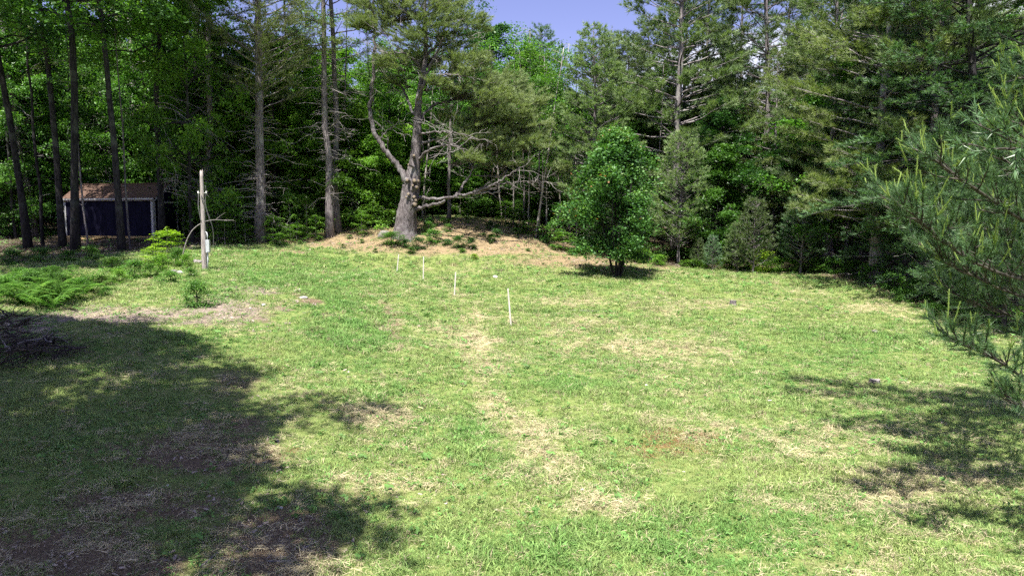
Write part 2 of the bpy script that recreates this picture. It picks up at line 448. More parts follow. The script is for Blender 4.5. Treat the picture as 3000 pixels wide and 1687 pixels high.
def broadleaf(seed, H, base, R, r0, nl=16, sub=6, per=55, size=.12, flat=.34, bark='dark_bark', leaf='leaf', elev=(.15, .8), top=.35, lean=0., shape=.6, fork=0, k_tr=8, twig=True, cl=.52, red=0.):
    rng = np.random.default_rng(seed); W = MB(); C = MB()
    n = 14; zs = np.linspace(-.3, H * .96, n)
    xy = np.cumsum(rng.normal(0, .014 * H / 4, (n, 2)), 0); xy -= xy[1]
    xy[:, 0] += lean * np.clip(zs, 0, None) ** 1.2
    rad = r0 * (1 - np.clip(zs / H, 0, 1)) ** .8 + .012; rad[0] *= 1.35; rad[1] *= 1.12
    tr = np.c_[xy, zs]
    W.tube(tr, rad, k_tr, jit=.04, rng=rng)
    P = []; T = []
    def cluster(c, s=1., lift=0):
        kk = max(4, int(per * s * s * rng.uniform(.6, 1.3)))
        r = cl * s
        q = rng.normal(0, 1, (kk, 3)) * np.array((r * .62, r * .62, r * flat * .6))
        # drooping edge of a spray
        q[:, 2] -= .35 * (q[:, 0] ** 2 + q[:, 1] ** 2) / max(r, .1)
        P.append(c + q)
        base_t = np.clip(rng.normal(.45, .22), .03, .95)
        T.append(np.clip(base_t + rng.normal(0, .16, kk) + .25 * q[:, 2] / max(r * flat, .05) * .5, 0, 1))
    for i in range(nl):
        t = (i + rng.random()) / nl
        z = H * (base + (0.95 - base) * t)
        az = i * 2.39996 + rng.normal(0, .4)
        prof = (math.sin(PI * min(1, (t * .8 + .22)) ** .9)) ** shape if shape > 0 else (1 - t) ** -shape * min(1, .42 + t * 3.2)
        l = R * max(.25, prof) * (rng.uniform(.7, 1.15) if shape > 0 else rng.choice((rng.uniform(.45, .7), rng.uniform(.85, 1.2))))
        el = elev[0] + (elev[1] - elev[0]) * t + rng.normal(0, .12)
        o = np.array((math.cos(az), math.sin(az), 0)); d = unit(o + np.array((0, 0, math.tan(min(el, 1.3)))))
        p0 = np.array([np.interp(z, zs, tr[:, c]) for c in range(3)]); rt = np.interp(z, zs, rad)
        pts = curve(p0, d, l, 7, rng, .22, .05, .08)
        W.tube(pts, np.linspace(min(rt * .6, .02 + .016 * l), .009, 7), 5, False)
        for j in range(sub):
            s = rng.uniform(.3, 1.0) if j else 1.0
            q = np.array([np.interp(s * 6, np.arange(7), pts[:, c]) for c in range(3)])
            dd = unit(d * .6 + rng.normal(0, .6, 3) * np.array((1, 1, .55)))
            sl = l * rng.uniform(.16, .42) * (1.25 - s * .5)
            pp = curve(q, dd, sl, 4, rng, .2, 0, .1)
            if twig: W.tube(pp, np.linspace(.014, .005, 4), 3, False)
            cluster(pp[-1], rng.uniform(.75, 1.2)); cluster(pp[2], rng.uniform(.5, .85))
    cluster(tr[-1], 1.1); cluster(tr[-1] + (0, 0, .25), .7)
    P = np.concatenate(P); T = np.concatenate(T)
    if red:
        # young red leaves on the outside of the crown
        c = np.array((0, 0, H * (base + 1) / 2)); rr = np.linalg.norm((P - c) / np.array((R, R, H * (1 - base) / 2)), axis=1)
        T = np.minimum(T * .82, .86); T = np.where((rr > .8) & (rng.random(len(P)) < red * np.clip((P[:, 2] / H), .15, 1)), 1.0, T)
    leaves(C, rng, P, size, 1.0, T)
    return W.mesh('tree_trunk', [M[bark], M['dead_wood']]), C.mesh('tree_crown', M[leaf], False)

def put_tree(name, meshes, px, d, sc=1., rz=0., tilt=(0, 0), label='', cat='tree', group=None, mats=None, x=None, dz=0.):
    if x is None: x = at(px, HZ, d)[0]
    e = empty(name, (x, d, tz(x, d) - .03 + dz), rz, sc, tilt)
    setp(e, label, cat, group)
    t = part('trunk', meshes[0], e); c = part('crown', meshes[1], e)
    if mats:
        for o, mm in zip((t, c), mats):
            if mm:
                o.material_slots[0].link = 'OBJECT'; o.material_slots[0].material = M[mm]
    return e

# ================================================================== GROUND
EDGE_PX = [-1500, 0, 300, 550, 700, 860, 960, 1200, 1330, 1500, 1620, 1760, 1900, 2200, 2500, 2700, 3000, 4500]
EDGE_D = [20, 27, 30, 33, 36, 37.5, 39.5, 45, 46, 44, 41, 38.5, 37, 37, 31.5, 26, 20.5, 12]

def blob(px, py, L_):
    s = np.zeros_like(px)
    for (cx, cy, rx, ry, a) in L_:
        s = np.maximum(s, a * np.exp(-(((px - cx) / rx) ** 2 + ((py - cy) / ry) ** 2) * 1.1))
    return s

def streak(px, py, pts):
    s = np.zeros_like(px)
    for (x0, y0, w0), (x1, y1, w1) in zip(pts[:-1], pts[1:]):
        dx, dy = x1 - x0, y1 - y0
        t = np.clip(((px - x0) * dx + (py - y0) * dy) / (dx * dx + dy * dy), 0, 1)
        dd = np.hypot((px - x0 - t * dx), (py - y0 - t * dy)) / (w0 + (w1 - w0) * t)
        s = np.maximum(s, np.exp(-dd ** 2))
    return s

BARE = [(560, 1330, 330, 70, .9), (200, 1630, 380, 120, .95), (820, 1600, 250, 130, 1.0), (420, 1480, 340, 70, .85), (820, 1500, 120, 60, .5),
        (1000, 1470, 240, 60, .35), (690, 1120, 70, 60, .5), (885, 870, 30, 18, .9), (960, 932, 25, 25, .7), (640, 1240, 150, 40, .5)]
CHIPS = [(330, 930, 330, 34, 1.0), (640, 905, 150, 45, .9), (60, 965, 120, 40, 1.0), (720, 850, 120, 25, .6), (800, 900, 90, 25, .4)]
DRY = [(1080, 1210, 130, 40, .8), (1990, 1300, 190, 75, .75), (1180, 1430, 230, 60, .8), (1790, 1465, 150, 45, .7), (2100, 900, 270, 14, .6),
       (2000, 1010, 380, 38, .6), (2680, 1430, 260, 60, .8), (2500, 1310, 200, 40, .4), (1000, 1105, 90, 26, .7), (2500, 1130, 150, 30, .4), (1350, 980, 120, 60, .5),
       (1700, 960, 160, 30, .5), (1480, 1640, 120, 50, .5), (2300, 1600, 160, 60, .5), (980, 800, 90, 10, .5), (1120, 780, 70, 7, .6), (1600, 880, 260, 20, .35), (2550, 900, 200, 40, .35), (2500, 1650, 260, 50, .5)]
LUSH = [(1000, 950, 120, 170, 1), (1650, 1610, 360, 90, .9), (2150, 1570, 220, 60, .8), (1620, 1130, 220, 50, .7), (900, 790, 220, 40, .7), (2450, 1010, 260, 60, .6),
        (750, 820, 150, 30, .6), (1900, 1200, 150, 30, .5), (1400, 1280, 90, 60, .7), (600, 870, 120, 40, .5), (2100, 1650, 180, 40, .6), (650, 1000, 200, 50, .4)]
RED = [(2000, 1310, 200, 60, .8), (1560, 1490, 120, 30, .4), (860, 1330, 120, 40, .4)]

def cover(x, y):
    """grass, straw, soil, needle litter, wood chips and russet shares of the ground at x, y"""
    z = terrain(x, y)
    px, py = project(x, np.maximum(y, 3.0), z)
    n1 = fbm(x * .9, y * .9, 21); n2 = fbm(x * 3.1, y * 3.1, 31, 3); n3 = fbm(x * .35, y * .35, 41, 3)
    wx = (n2 - .5) * 90 + (n1 - .5) * 120; wy = wx * .35
    qx, qy = px + wx, py + wy * np.clip((py - 600) / 500, .1, 1)
    front = y > 3
    lush = blob(qx, qy, LUSH) * front
    bare = blob(qx, qy, BARE) * front
    dry = blob(qx, qy, DRY) * front
    dry = np.maximum(dry, streak(qx, qy, [(1390, 930, 40), (1395, 1020, 45), (1410, 1100, 55), (1450, 1200, 60), (1560, 1290, 70), (1620, 1340, 60)]) * .95)
    dry = np.maximum(dry, streak(px + wx * .5, py, [(1390, 930, 26), (1345, 865, 20), (1290, 815, 15), (1230, 775, 10)]) * .55)
    dry = np.maximum(dry, streak(px + wx * .5, py, [(1085, 1290, 30), (1040, 1180, 26), (990, 1060, 22), (960, 960, 18), (935, 880, 14), (920, 800, 10)]) * .5)
    bare = np.maximum(bare, streak(px + wx * .3, py, [(1085, 862, 10), (1135, 900, 16), (1150, 950, 26), (1168, 1020, 12)]) * np.clip(n2 * 2.2 - .45, 0, .85))
    chips = blob(qx, qy, CHIPS) * front
    edge = np.interp(1500 + F * x / np.maximum(y, .5), EDGE_PX, EDGE_D)
    wood = 1 / (1 + np.exp(-(y + (n1 - .5) * 3 - edge - .6) * 1.6)) * (y > 5)
    mound = blob(qx, qy, [(1330, 692, 470, 58, 1.25), (980, 706, 150, 22, 1.2), (1560, 720, 220, 34, 1.1), (1700, 766, 260, 22, .9), (800, 735, 120, 10, .6), (1900, 785, 200, 9, .6)]) * (y > 25)
    litter = np.clip(np.maximum(wood, np.clip(mound * 1.5 - .25, 0, 1)), 0, 1)
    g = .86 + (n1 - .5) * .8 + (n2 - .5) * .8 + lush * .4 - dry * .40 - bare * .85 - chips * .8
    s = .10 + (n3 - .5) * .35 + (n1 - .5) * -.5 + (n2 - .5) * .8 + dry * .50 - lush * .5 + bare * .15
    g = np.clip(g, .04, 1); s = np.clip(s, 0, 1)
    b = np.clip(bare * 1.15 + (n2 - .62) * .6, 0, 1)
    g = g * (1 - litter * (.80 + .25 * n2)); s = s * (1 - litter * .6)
    red = blob(qx, qy, RED) * front
    return dict(z=z, px=px, py=py, g=g, s=s, b=b, litter=litter, chips=np.clip(chips, 0, 1), red=red, lush=lush, wood=wood, n1=n1, n2=n2)

def build_ground():
    xs = np.r_[np.array([-900, -400, -200, -120, -80]), np.arange(-60, -30, 1.), np.arange(-30, 30, .2), np.arange(30, 60.1, 1.), np.array([80, 120, 200, 400, 900])]
    ys = np.r_[np.array([-900, -400, -150, -60]), np.arange(-20, 4, 1.), np.arange(4, 46, .2), np.arange(46, 95.1, 1.), np.array([120, 160, 250, 500, 1200])]
    X, Y = np.meshgrid(xs, ys)
    c = cover(X.ravel(), Y.ravel())
    V = np.c_[X.ravel(), Y.ravel(), c['z']]
    nx = len(xs); i = (np.arange(len(ys) - 1)[:, None] * nx + np.arange(nx - 1)[None]).ravel()
    mb = MB(); mb.add(V, np.c_[i, i + 1, i + nx + 1, i + nx])
    m, N, L, o = mat('ground')
    a1 = N.new('ShaderNodeAttribute'); a1.attribute_name = 'cover'
    a2 = N.new('ShaderNodeAttribute'); a2.attribute_name = 'cover_b'
    s1 = N.new('ShaderNodeSeparateColor'); L(a1.outputs['Color'], s1.inputs[0])
    s2 = N.new('ShaderNodeSeparateColor'); L(a2.outputs['Color'], s2.inputs[0])
    geo = N.new('ShaderNodeNewGeometry')
    def noise(scale, det=6, rough=.65):
        n = N.new('ShaderNodeTexNoise'); n.inputs['Scale'].default_value = scale; n.inputs['Detail'].default_value = det; n.inputs['Roughness'].default_value = rough
        L(geo.outputs['Position'], n.inputs[0]); return n
    nf, nm, nv = noise(38), noise(9), noise(160, 3)
    soil = ramp(N, [(.075, .054, .034), (.155, .115, .074), (.26, .205, .14)], [.35, .52, .7]); L(nf.outputs[0], soil.inputs[0])
    green = ramp(N, [(.085, .125, .030), (.18, .225, .070), (.29, .31, .125)], [.33, .5, .7]); L(nf.outputs[0], green.inputs[0])
    straw = ramp(N, [(.20, .165, .085), (.38, .325, .19), (.52, .455, .29)], [.32, .5, .7]); L(nv.outputs[0], straw.inputs[0])
    litter = ramp(N, [(.07, .048, .03), (.25, .186, .108), (.41, .33, .205)], [.32, .5, .68]); L(nf.outputs[0], litter.inputs[0])
    chips = ramp(N, [(.10, .075, .06), (.25, .20, .165), (.42, .36, .31)], [.36, .52, .68]); L(nv.outputs[0], chips.inputs[0])
    def fac(sock, amp=.8):
        # break the share up with fine noise so that borders are ragged
        ma = N.new('ShaderNodeMath'); ma.operation = 'MULTIPLY_ADD'; L(nm.outputs[0], ma.inputs[0]); ma.inputs[1].default_value = amp; ma.inputs[2].default_value = -amp / 2
        ad = N.new('ShaderNodeMath'); ad.operation = 'ADD'; L(sock, ad.inputs[0]); L(ma.outputs[0], ad.inputs[1])
        mr = N.new('ShaderNodeMapRange'); mr.interpolation_type = 'SMOOTHSTEP'; mr.inputs[1].default_value = .22; mr.inputs[2].default_value = .68
        L(ad.outputs[0], mr.inputs[0]); return mr.outputs[0]
    def mix(f, a, b):
        x = N.new('ShaderNodeMix'); x.data_type = 'RGBA'; L(f, x.inputs[0]); L(a, x.inputs[6]); L(b, x.inputs[7]); return x.outputs[2]
    c_ = mix(fac(s1.outputs[0], .5), soil.outputs[0], green.outputs[0])
    c_ = mix(fac(s1.outputs[1]), c_, straw.outputs[0])
    c_ = mix(fac(s1.outputs[2]), c_, soil.outputs[0])
    c_ = mix(fac(s2.outputs[0], .4), c_, litter.outputs[0])
    c_ = mix(fac(s2.outputs[1]), c_, chips.outputs[0])
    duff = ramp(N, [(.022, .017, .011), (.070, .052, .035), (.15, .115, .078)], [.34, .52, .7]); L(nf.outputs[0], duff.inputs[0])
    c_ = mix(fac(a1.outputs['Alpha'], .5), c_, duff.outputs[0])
    rd = ramp(N, [(.13, .05, .025), (.24, .11, .055)], [.4, .65]); L(nv.outputs[0], rd.inputs[0])
    c_ = mix(fac(s2.outputs[2], 1.2), c_, rd.outputs[0])
    b = N.new('ShaderNodeBsdfPrincipled'); b.inputs['Roughness'].default_value = .95; b.inputs['Specular IOR Level'].default_value = .1
    L(c_, b.inputs['Base Color'])
    bp = N.new('ShaderNodeBump'); bp.inputs['Strength'].default_value = .7; bp.inputs['Distance'].default_value = .03
    L(nf.outputs[0], bp.inputs['Height']); L(bp.outputs[0], b.inputs['Normal']); L(b.outputs[0], o.inputs[0])
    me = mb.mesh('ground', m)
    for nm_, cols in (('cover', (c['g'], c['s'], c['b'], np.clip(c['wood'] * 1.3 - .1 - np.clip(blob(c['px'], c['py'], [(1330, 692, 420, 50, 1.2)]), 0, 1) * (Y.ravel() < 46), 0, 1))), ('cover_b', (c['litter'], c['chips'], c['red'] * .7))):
        at_ = me.attributes.new(nm_, 'FLOAT_COLOR', 'POINT')
        at_.data.foreach_set('color', np.c_[cols[0], cols[1], cols[2], cols[3] if len(cols) > 3 else np.ones(len(V))].astype(np.float32).ravel())
    setp(part('ground', me), 'gently rising clearing of patchy grass, soil and needle litter', None, None, 'structure')
build_ground()

# ------------------------------------------------------------------ scattered ground cover (geometry nodes, one object for each kind)
def inst_mat(name, trans=.3, rough=.55, vary=.35):
    m, N, L, o = mat(name)
    a = N.new('ShaderNodeAttribute'); a.attribute_type = 'INSTANCER'; a.attribute_name = 'col'
    t = N.new('ShaderNodeAttribute'); t.attribute_name = 'tint'
    mr = N.new('ShaderNodeMapRange'); mr.inputs[3].default_value = 1 - vary; mr.inputs[4].default_value = 1 + vary; L(t.outputs['Fac'], mr.inputs[0])
    mx = N.new('ShaderNodeMix'); mx.data_type = 'RGBA'; mx.blend_type = 'MULTIPLY'; mx.inputs[0].default_value = 1
    L(a.outputs['Color'], mx.inputs[6]); L(mr.outputs[0], mx.inputs[7])
    b = N.new('ShaderNodeBsdfPrincipled'); b.inputs['Roughness'].default_value = rough; b.inputs['Specular IOR Level'].default_value = .3; L(mx.outputs[2], b.inputs['Base Color'])
    if trans:
        tr = N.new('ShaderNodeBsdfTranslucent'); L(mx.outputs[2], tr.inputs[0])
        s = N.new('ShaderNodeMixShader'); s.inputs[0].default_value = trans; L(b.outputs[0], s.inputs[1]); L(tr.outputs[0], s.inputs[2]); L(s.outputs[0], o.inputs[0])
    else: L(b.outputs[0], o.inputs[0])
    return m

def scatter(name, label, cat, meshes, P, col, scl, rng, tilt=.12):
    pc = bpy.data.collections.new(name + '_pieces')
    for i, me in enumerate(meshes):
        pc.objects.link(bpy.data.objects.new('%s_piece_%02d' % (name, i), me))
    n = len(P)
    me = bpy.data.meshes.new(name); me.vertices.add(n); me.vertices.foreach_set('co', P.astype(np.float32).ravel())
    a = me.attributes.new('col', 'FLOAT_COLOR', 'POINT'); a.data.foreach_set('color', np.c_[col, np.ones(n)].astype(np.float32).ravel())
    a = me.attributes.new('scl', 'FLOAT', 'POINT'); a.data.foreach_set('value', scl.astype(np.float32))
    rot = np.c_[rng.normal(0, tilt, n), rng.normal(0, tilt, n), rng.uniform(0, 2 * PI, n)]
    a = me.attributes.new('rot', 'FLOAT_VECTOR', 'POINT'); a.data.foreach_set('vector', rot.astype(np.float32).ravel())
    a = me.attributes.new('pick', 'INT', 'POINT'); a.data.foreach_set('value', rng.integers(0, len(meshes), n).astype(np.int32))
    o = part(name, me); setp(o, label, cat, None, 'stuff')
    ng = bpy.data.node_groups.new(name, 'GeometryNodeTree')
    ng.interface.new_socket('Geometry', in_out='INPUT', socket_type='NodeSocketGeometry'); ng.interface.new_socket('Geometry', in_out='OUTPUT', socket_type='NodeSocketGeometry')
    N = ng.nodes; L = ng.links.new
    gi = N.new('NodeGroupInput'); go = N.new('NodeGroupOutput')
    ci = N.new('GeometryNodeCollectionInfo'); ci.inputs['Collection'].default_value = pc; ci.inputs['Separate Children'].default_value = True; ci.inputs['Reset Children'].default_value = True
    io = N.new('GeometryNodeInstanceOnPoints'); io.inputs['Pick Instance'].default_value = True
    def na(nm, ty):
        x = N.new('GeometryNodeInputNamedAttribute'); x.data_type = ty; x.inputs['Name'].default_value = nm; return x.outputs['Attribute']
    L(gi.outputs[0], io.inputs['Points']); L(ci.outputs[0], io.inputs['Instance'])
    L(na('pick', 'INT'), io.inputs['Instance Index']); L(na('rot', 'FLOAT_VECTOR'), io.inputs['Rotation']); L(na('scl', 'FLOAT'), io.inputs['Scale'])
    L(io.outputs[0], go.inputs[0])
    md = o.modifiers.new('scatter', 'NODES'); md.node_group = ng
    return o

def tuft_mesh(seed, n, rad, h, w, lean, m, bend=.5):
    rng = np.random.default_rng(seed); mb = MB()
    for i in range(n):
        r = rad * math.sqrt(rng.random()); th = rng.uniform(0, 2 * PI); p = np.array((r * math.cos(th), r * math.sin(th), -.01))
        az = rng.uniform(0, 2 * PI); d = np.array((math.cos(az), math.sin(az), 0)); hh = h * rng.uniform(.45, 1.25); le = lean * rng.uniform(.3, 1.3)
        mid = p + d * le * hh * .35 + np.array((0, 0, hh * .6)); tip = p + d * le * hh * (.9 + bend) + np.array((0, 0, hh * (1 - .25 * le)))
        s = np.array((-d[1], d[0], 0)) * w * rng.uniform(.7, 1.3) / 2; s = s + rng.normal(0, w * .15, 3)
        mb.add([p - s, p + s, mid + s * .8, mid - s * .8, tip], [(0, 1, 2, 3)], [(3, 2, 4)], rng.random())
    return mb.mesh('tuft', m, False)

def straw_mesh(seed, n, rad, ln, w, m):
    rng = np.random.default_rng(seed); mb = MB(); a0 = rng.uniform(0, 2 * PI)
    for i in range(n):
        p = np.r_[rng.normal(0, rad, 2), rng.uniform(.008, .05)]; az = a0 + rng.normal(0, .9); l = ln * rng.uniform(.4, 1.4)
        d = np.array((math.cos(az), math.sin(az), rng.normal(.03, .13))); s = np.array((-d[1], d[0], rng.normal(0, .4))) * w * rng.uniform(.6, 1.2) / 2
        q = p + d * l * .5 + np.array((0, 0, rng.uniform(0, .02))); e = p + d * l
        mb.add([p - s, p + s, q + s, q - s, e], [(0, 1, 2, 3)], [(3, 2, 4)], rng.random())
    return mb.mesh('straw', m, False)

def weed_mesh(seed, n, rad, size, m, tall=.03):
    rng = np.random.default_rng(seed); mb = MB(); az = rng.uniform(0, 2 * PI, n); r = rad * np.sqrt(rng.random(n))
    P = np.c_[r * np.cos(az), r * np.sin(az), rng.uniform(.01, tall, n)]
    leaves(mb, rng, P, size, 1.1, asp=.6)
    return mb.mesh('weed', m, False)

def chip_mesh(seed, m):
    rng = np.random.default_rng(seed); mb = MB()
    for i in range(5):
        l = rng.uniform(.015, .055); a = rng.uniform(0, PI)
        R = np.array(Matrix.Rotation(a, 3, 'Z') @ Matrix.Rotation(rng.normal(0, .25), 3, 'X') @ Matrix.Rotation(rng.normal(0, .25), 3, 'Y'))
        mb.box(np.r_[rng.normal(0, .07, 2), .012], (l, l * rng.uniform(.12, .4), .008), R)
    return mb.mesh('chip', m, False)

def wedge(rng, d0, d1, per, xr=.73):
    """random ground points d0..d1 metres ahead, per square metre"""
    area = xr * (d1 * d1 - d0 * d0) + 2 * (d1 - d0)
    n = int(area * per)
    d = np.sqrt(rng.uniform(d0 * d0, d1 * d1, n)); x = rng.uniform(-1, 1, n) * (xr * d + 1)
    return x, d

def build_cover():
    rng = np.random.default_rng(11)
    gm, sm, wm, cm = inst_mat('grass_blade', .35), inst_mat('straw', .15, .6), inst_mat('weed_leaf', .3), inst_mat('chip', 0, .85)
    grass = [tuft_mesh(i, 17, .062, .066, .0058, .6, gm) for i in range(5)] + [tuft_mesh(20 + i, 16, .06, .045, .0060, 1.0, gm) for i in range(4)]
    straws = [straw_mesh(i, 20, .075, .11, .0036, sm) for i in range(8)]
    weeds = [weed_mesh(i, 9, .06, .036, wm) for i in range(6)] + [weed_mesh(30 + i, 8, .05, .055, wm, .07) for i in range(2)]
    bits = [chip_mesh(i, cm) for i in range(5)]
    gp, gc, gs, sp_, sc_, ss, wp, wc, ws, kp, kc, ks = ([] for _ in range(12))
    for d0, d1, per, k in ((5.5, 9, 560, 1.0), (9, 13, 400, 1.08), (13, 19, 260, 1.2), (19, 28, 150, 1.5), (28, 46, 75, 1.95)):
        x, y = wedge(rng, d0, d1, per); c = cover(x, y); n = len(x); r = rng.random(n)
        keep = r < np.clip(c['g'] * 1.15 - .05, 0, 1) * np.where(c['wood'] > .5, .45, 1)
        t = rng.random(n)
        P = np.c_[x, y, c['z']]
        ye = np.clip(.45 + (c['n1'] - .5) * 1.6 - c['lush'] * .4 + c['s'] * .4 + rng.normal(0, .2, n), 0, 1)[:, None]
        colg = (1 - ye) * np.array((.170, .325, .082)) + ye * np.array((.315, .395, .135))
        dryb = (rng.random(n) < .07 + .42 * c['s'] * (1 - c['lush']))[:, None]
        colg = np.where(dryb, np.array((.50, .44, .27)) * rng.uniform(.7, 1.2, (n, 1)), colg) * rng.uniform(.75, 1.25, (n, 1))
        gp.append(P[keep]); gc.append(colg[keep]); clump = np.clip(.5 + 1.2 * fbm(x * 2.6, y * 2.6, 91, 3) * fbm(x * .8, y * .8, 95, 3) * 2, .5, 2.0)
        gs.append((k * rng.uniform(.6, 1.3, n) * clump * (.45 + .45 * c['g'] + .25 * c['lush']))[keep])
        x, y = wedge(rng, d0, d1, per * .36); c = cover(x, y); n = len(x)
        keep = rng.random(n) < np.clip(c['s'] * 1.2 - .1 + .25 * c['b'] + .35 * c['litter'], .02, 1)
        P = np.c_[x, y, c['z']]; v = rng.uniform(.6, 1.2, (n, 1))
        cs = np.where(c['litter'][:, None] > .5, np.where(c['wood'][:, None] > .6, np.array((.13, .095, .06)), np.array((.38, .30, .18))), np.array((.54, .47, .29))) * v
        cs = np.where((c['red'] > .35)[:, None] & (rng.random((n, 1)) < .5), np.array((.24, .11, .06)) * v, cs)
        sp_.append(P[keep]); sc_.append(cs[keep]); ss.append((k ** .7 * rng.uniform(.6, 1.25, n))[keep])
        x, y = wedge(rng, d0, d1, per * .11); c = cover(x, y); n = len(x)
        keep = rng.random(n) < np.clip(fbm(x * .6, y * .6, 77) * 2.4 - .85 + .3 * (c['chips'] > .3), .03, .9) * (c['b'] < .5)
        P = np.c_[x, y, c['z'] + .01]; v = rng.uniform(.7, 1.3, (n, 1))
        wp.append(P[keep]); wc.append((np.array((.135, .27, .065)) * v)[keep]); ws.append((k * rng.uniform(.6, 1.4, n))[keep])
        x, y = wedge(rng, d0, d1, per * .14); c = cover(x, y); n = len(x)
        keep = rng.random(n) < np.clip(c['chips'] * 1.2 + c['b'] * .28 + .02 + c['litter'] * .55, 0, 1)
        P = np.c_[x, y, c['z']]; v = rng.uniform(.5, 1.25, (n, 1))
        kp.append(P[keep]); kc.append((np.array((.36, .30, .25)) * v)[keep]); ks.append((k * rng.uniform(.5, 1.3, n))[keep])
    cat_ = np.concatenate
    scatter('grass', 'short patchy green and yellowing grass across the whole clearing', 'grass', grass, cat_(gp), cat_(gc), cat_(gs), rng)
    scatter('straw', 'dry pale mown straw lying flat among the grass', 'straw', straws, cat_(sp_), cat_(sc_), cat_(ss), rng, .06)
    scatter('weeds', 'small broad leaved green weeds growing through the grass', 'weeds', weeds, cat_(wp), cat_(wc), cat_(ws), rng)
    scatter('debris', 'brown wood chips and bark bits strewn on bare soil', 'debris', bits, cat_(kp), cat_(kc), cat_(ks), rng)
    0 and print('cover', sum(map(len, gp)), sum(map(len, sp_)), sum(map(len, wp)), sum(map(len, kp)))
build_cover()

# ================================================================== TREE KINDS
K = {}
K['pine_tall'] = pine(1, 23, .38, 4.6, .22, wh=.55, nb=6, dead=2.2, dead0=.10, k=15, ln=0.25, w=0.02, live=.85, step=.2)
K['pine_wispy'] = pine(2, 23, .28, 4.3, .24, wh=.5, nb=6, dead=8.0, dead0=.05, k=8, ln=0.26, w=0.015, live=.6, gap=0.38, need='needles_olive', up=.40, step=.2)
K['pine_bare'] = pine(3, 23, .40, 3.8, .18, wh=.6, nb=5, dead=4.6, dead0=.09, k=8, ln=0.26, w=0.015, live=.6, gap=0.4, need='needles_olive', step=.2)
K['pine_full'] = pine(4, 17, .20, 4.2, .19, wh=.42, nb=7, dead=3.0, dead0=.05, k=22, ln=0.27, w=0.02, live=1.0, power=.62, step=.18)
K['pine_layer'] = pine(5, 18, .14, 4.8, .22, wh=.75, nb=7, dead=2.5, dead0=.04, k=22, ln=0.27, w=0.02, live=1.0, power=.6, up=.14, rise=.06, step=.19)
K['pine_skinny'] = pine(6, 18, .30, 3.0, .14, wh=.45, nb=5, dead=2.6, dead0=.08, k=18, ln=0.25, w=0.018, live=1.0, gap=.08, step=.15)
K['hemlock'] = pine(7, 17, .07, 4.6, .17, wh=.46, nb=5, dead=3.0, dead0=.03, k=12, ln=.17, w=.026, live=.85, gap=.22, up=.16, rise=-.10, need='needles_dark', bark='dark_bark', power=.55, step=.17, ej=.26)
K['pine_airy'] = pine(10, 19, .10, 4.8, .19, wh=.62, nb=5, dead=4.0, dead0=.03, k=18, ln=.26, w=.017, live=.75, gap=.18, power=.6, up=.2, rise=.10, need='needles_olive', step=.18, ej=.18)
K['pine_young'] = pine(8, 4.2, .04, 1.25, .04, wh=.24, nb=7, k=16, ln=.17, w=.020, live=1.15, need='needles_blue', up=.45, step=.11)
K['pine_bushy'] = pine(9, 6.5, .02, 1.9, .07, wh=.27, nb=8, k=18, ln=0.2, w=0.017, live=1.15, need='needles_blue', up=.4, step=.13, power=.5)
K['leaf_dense'] = broadleaf(21, 21, .34, 4.4, .17, nl=28, sub=9, per=86, size=.19)
K['leaf_dapple'] = broadleaf(33, 20, .34, 4.3, .16, nl=24, sub=7, per=58, size=.18)
K['leaf_tall'] = broadleaf(28, 21, .36, 4.0, .15, nl=20, sub=7, per=42, size=.165)
K['leaf_high'] = broadleaf(22, 24, .42, 4.4, .145, nl=20, sub=7, per=42, size=.165)
K['leaf_shade'] = broadleaf(29, 24, .42, 4.7, .145, nl=26, sub=8, per=80, size=.185)
K['leaf_mid'] = broadleaf(23, 12, .14, 3.4, .10, nl=28, sub=8, per=72, size=.155, elev=(.05, .6), flat=.26)
K['leaf_under'] = broadleaf(24, 7.5, .06, 2.6, .05, nl=24, sub=7, per=56, size=.14, elev=(0, .5), flat=.2)
K['leaf_round'] = broadleaf(25, 15, .10, 4.4, .2, nl=38, sub=9, per=80, size=.18, elev=(.2, 1.0), shape=.45)
K['sapling'] = broadleaf(26, 3.2, .12, 1.0, .02, nl=14, sub=4, per=26, size=.12, elev=(.1, .6), flat=.2, cl=.34, leaf='leaf_bright', bark='pale_bark', k_tr=5)
K['bush'] = broadleaf(27, 1.5, .02, .85, .02, nl=16, sub=5, per=26, size=.095, elev=(.2, 1.1), flat=.5, cl=.30, k_tr=4)
K['maple'] = broadleaf(31, 6.5, .16, 2.45, .05, nl=58, sub=8, per=50, size=.135, elev=(.12, .9), flat=.5, leaf='maple_leaf', shape=-.55, cl=.42, red=.03)

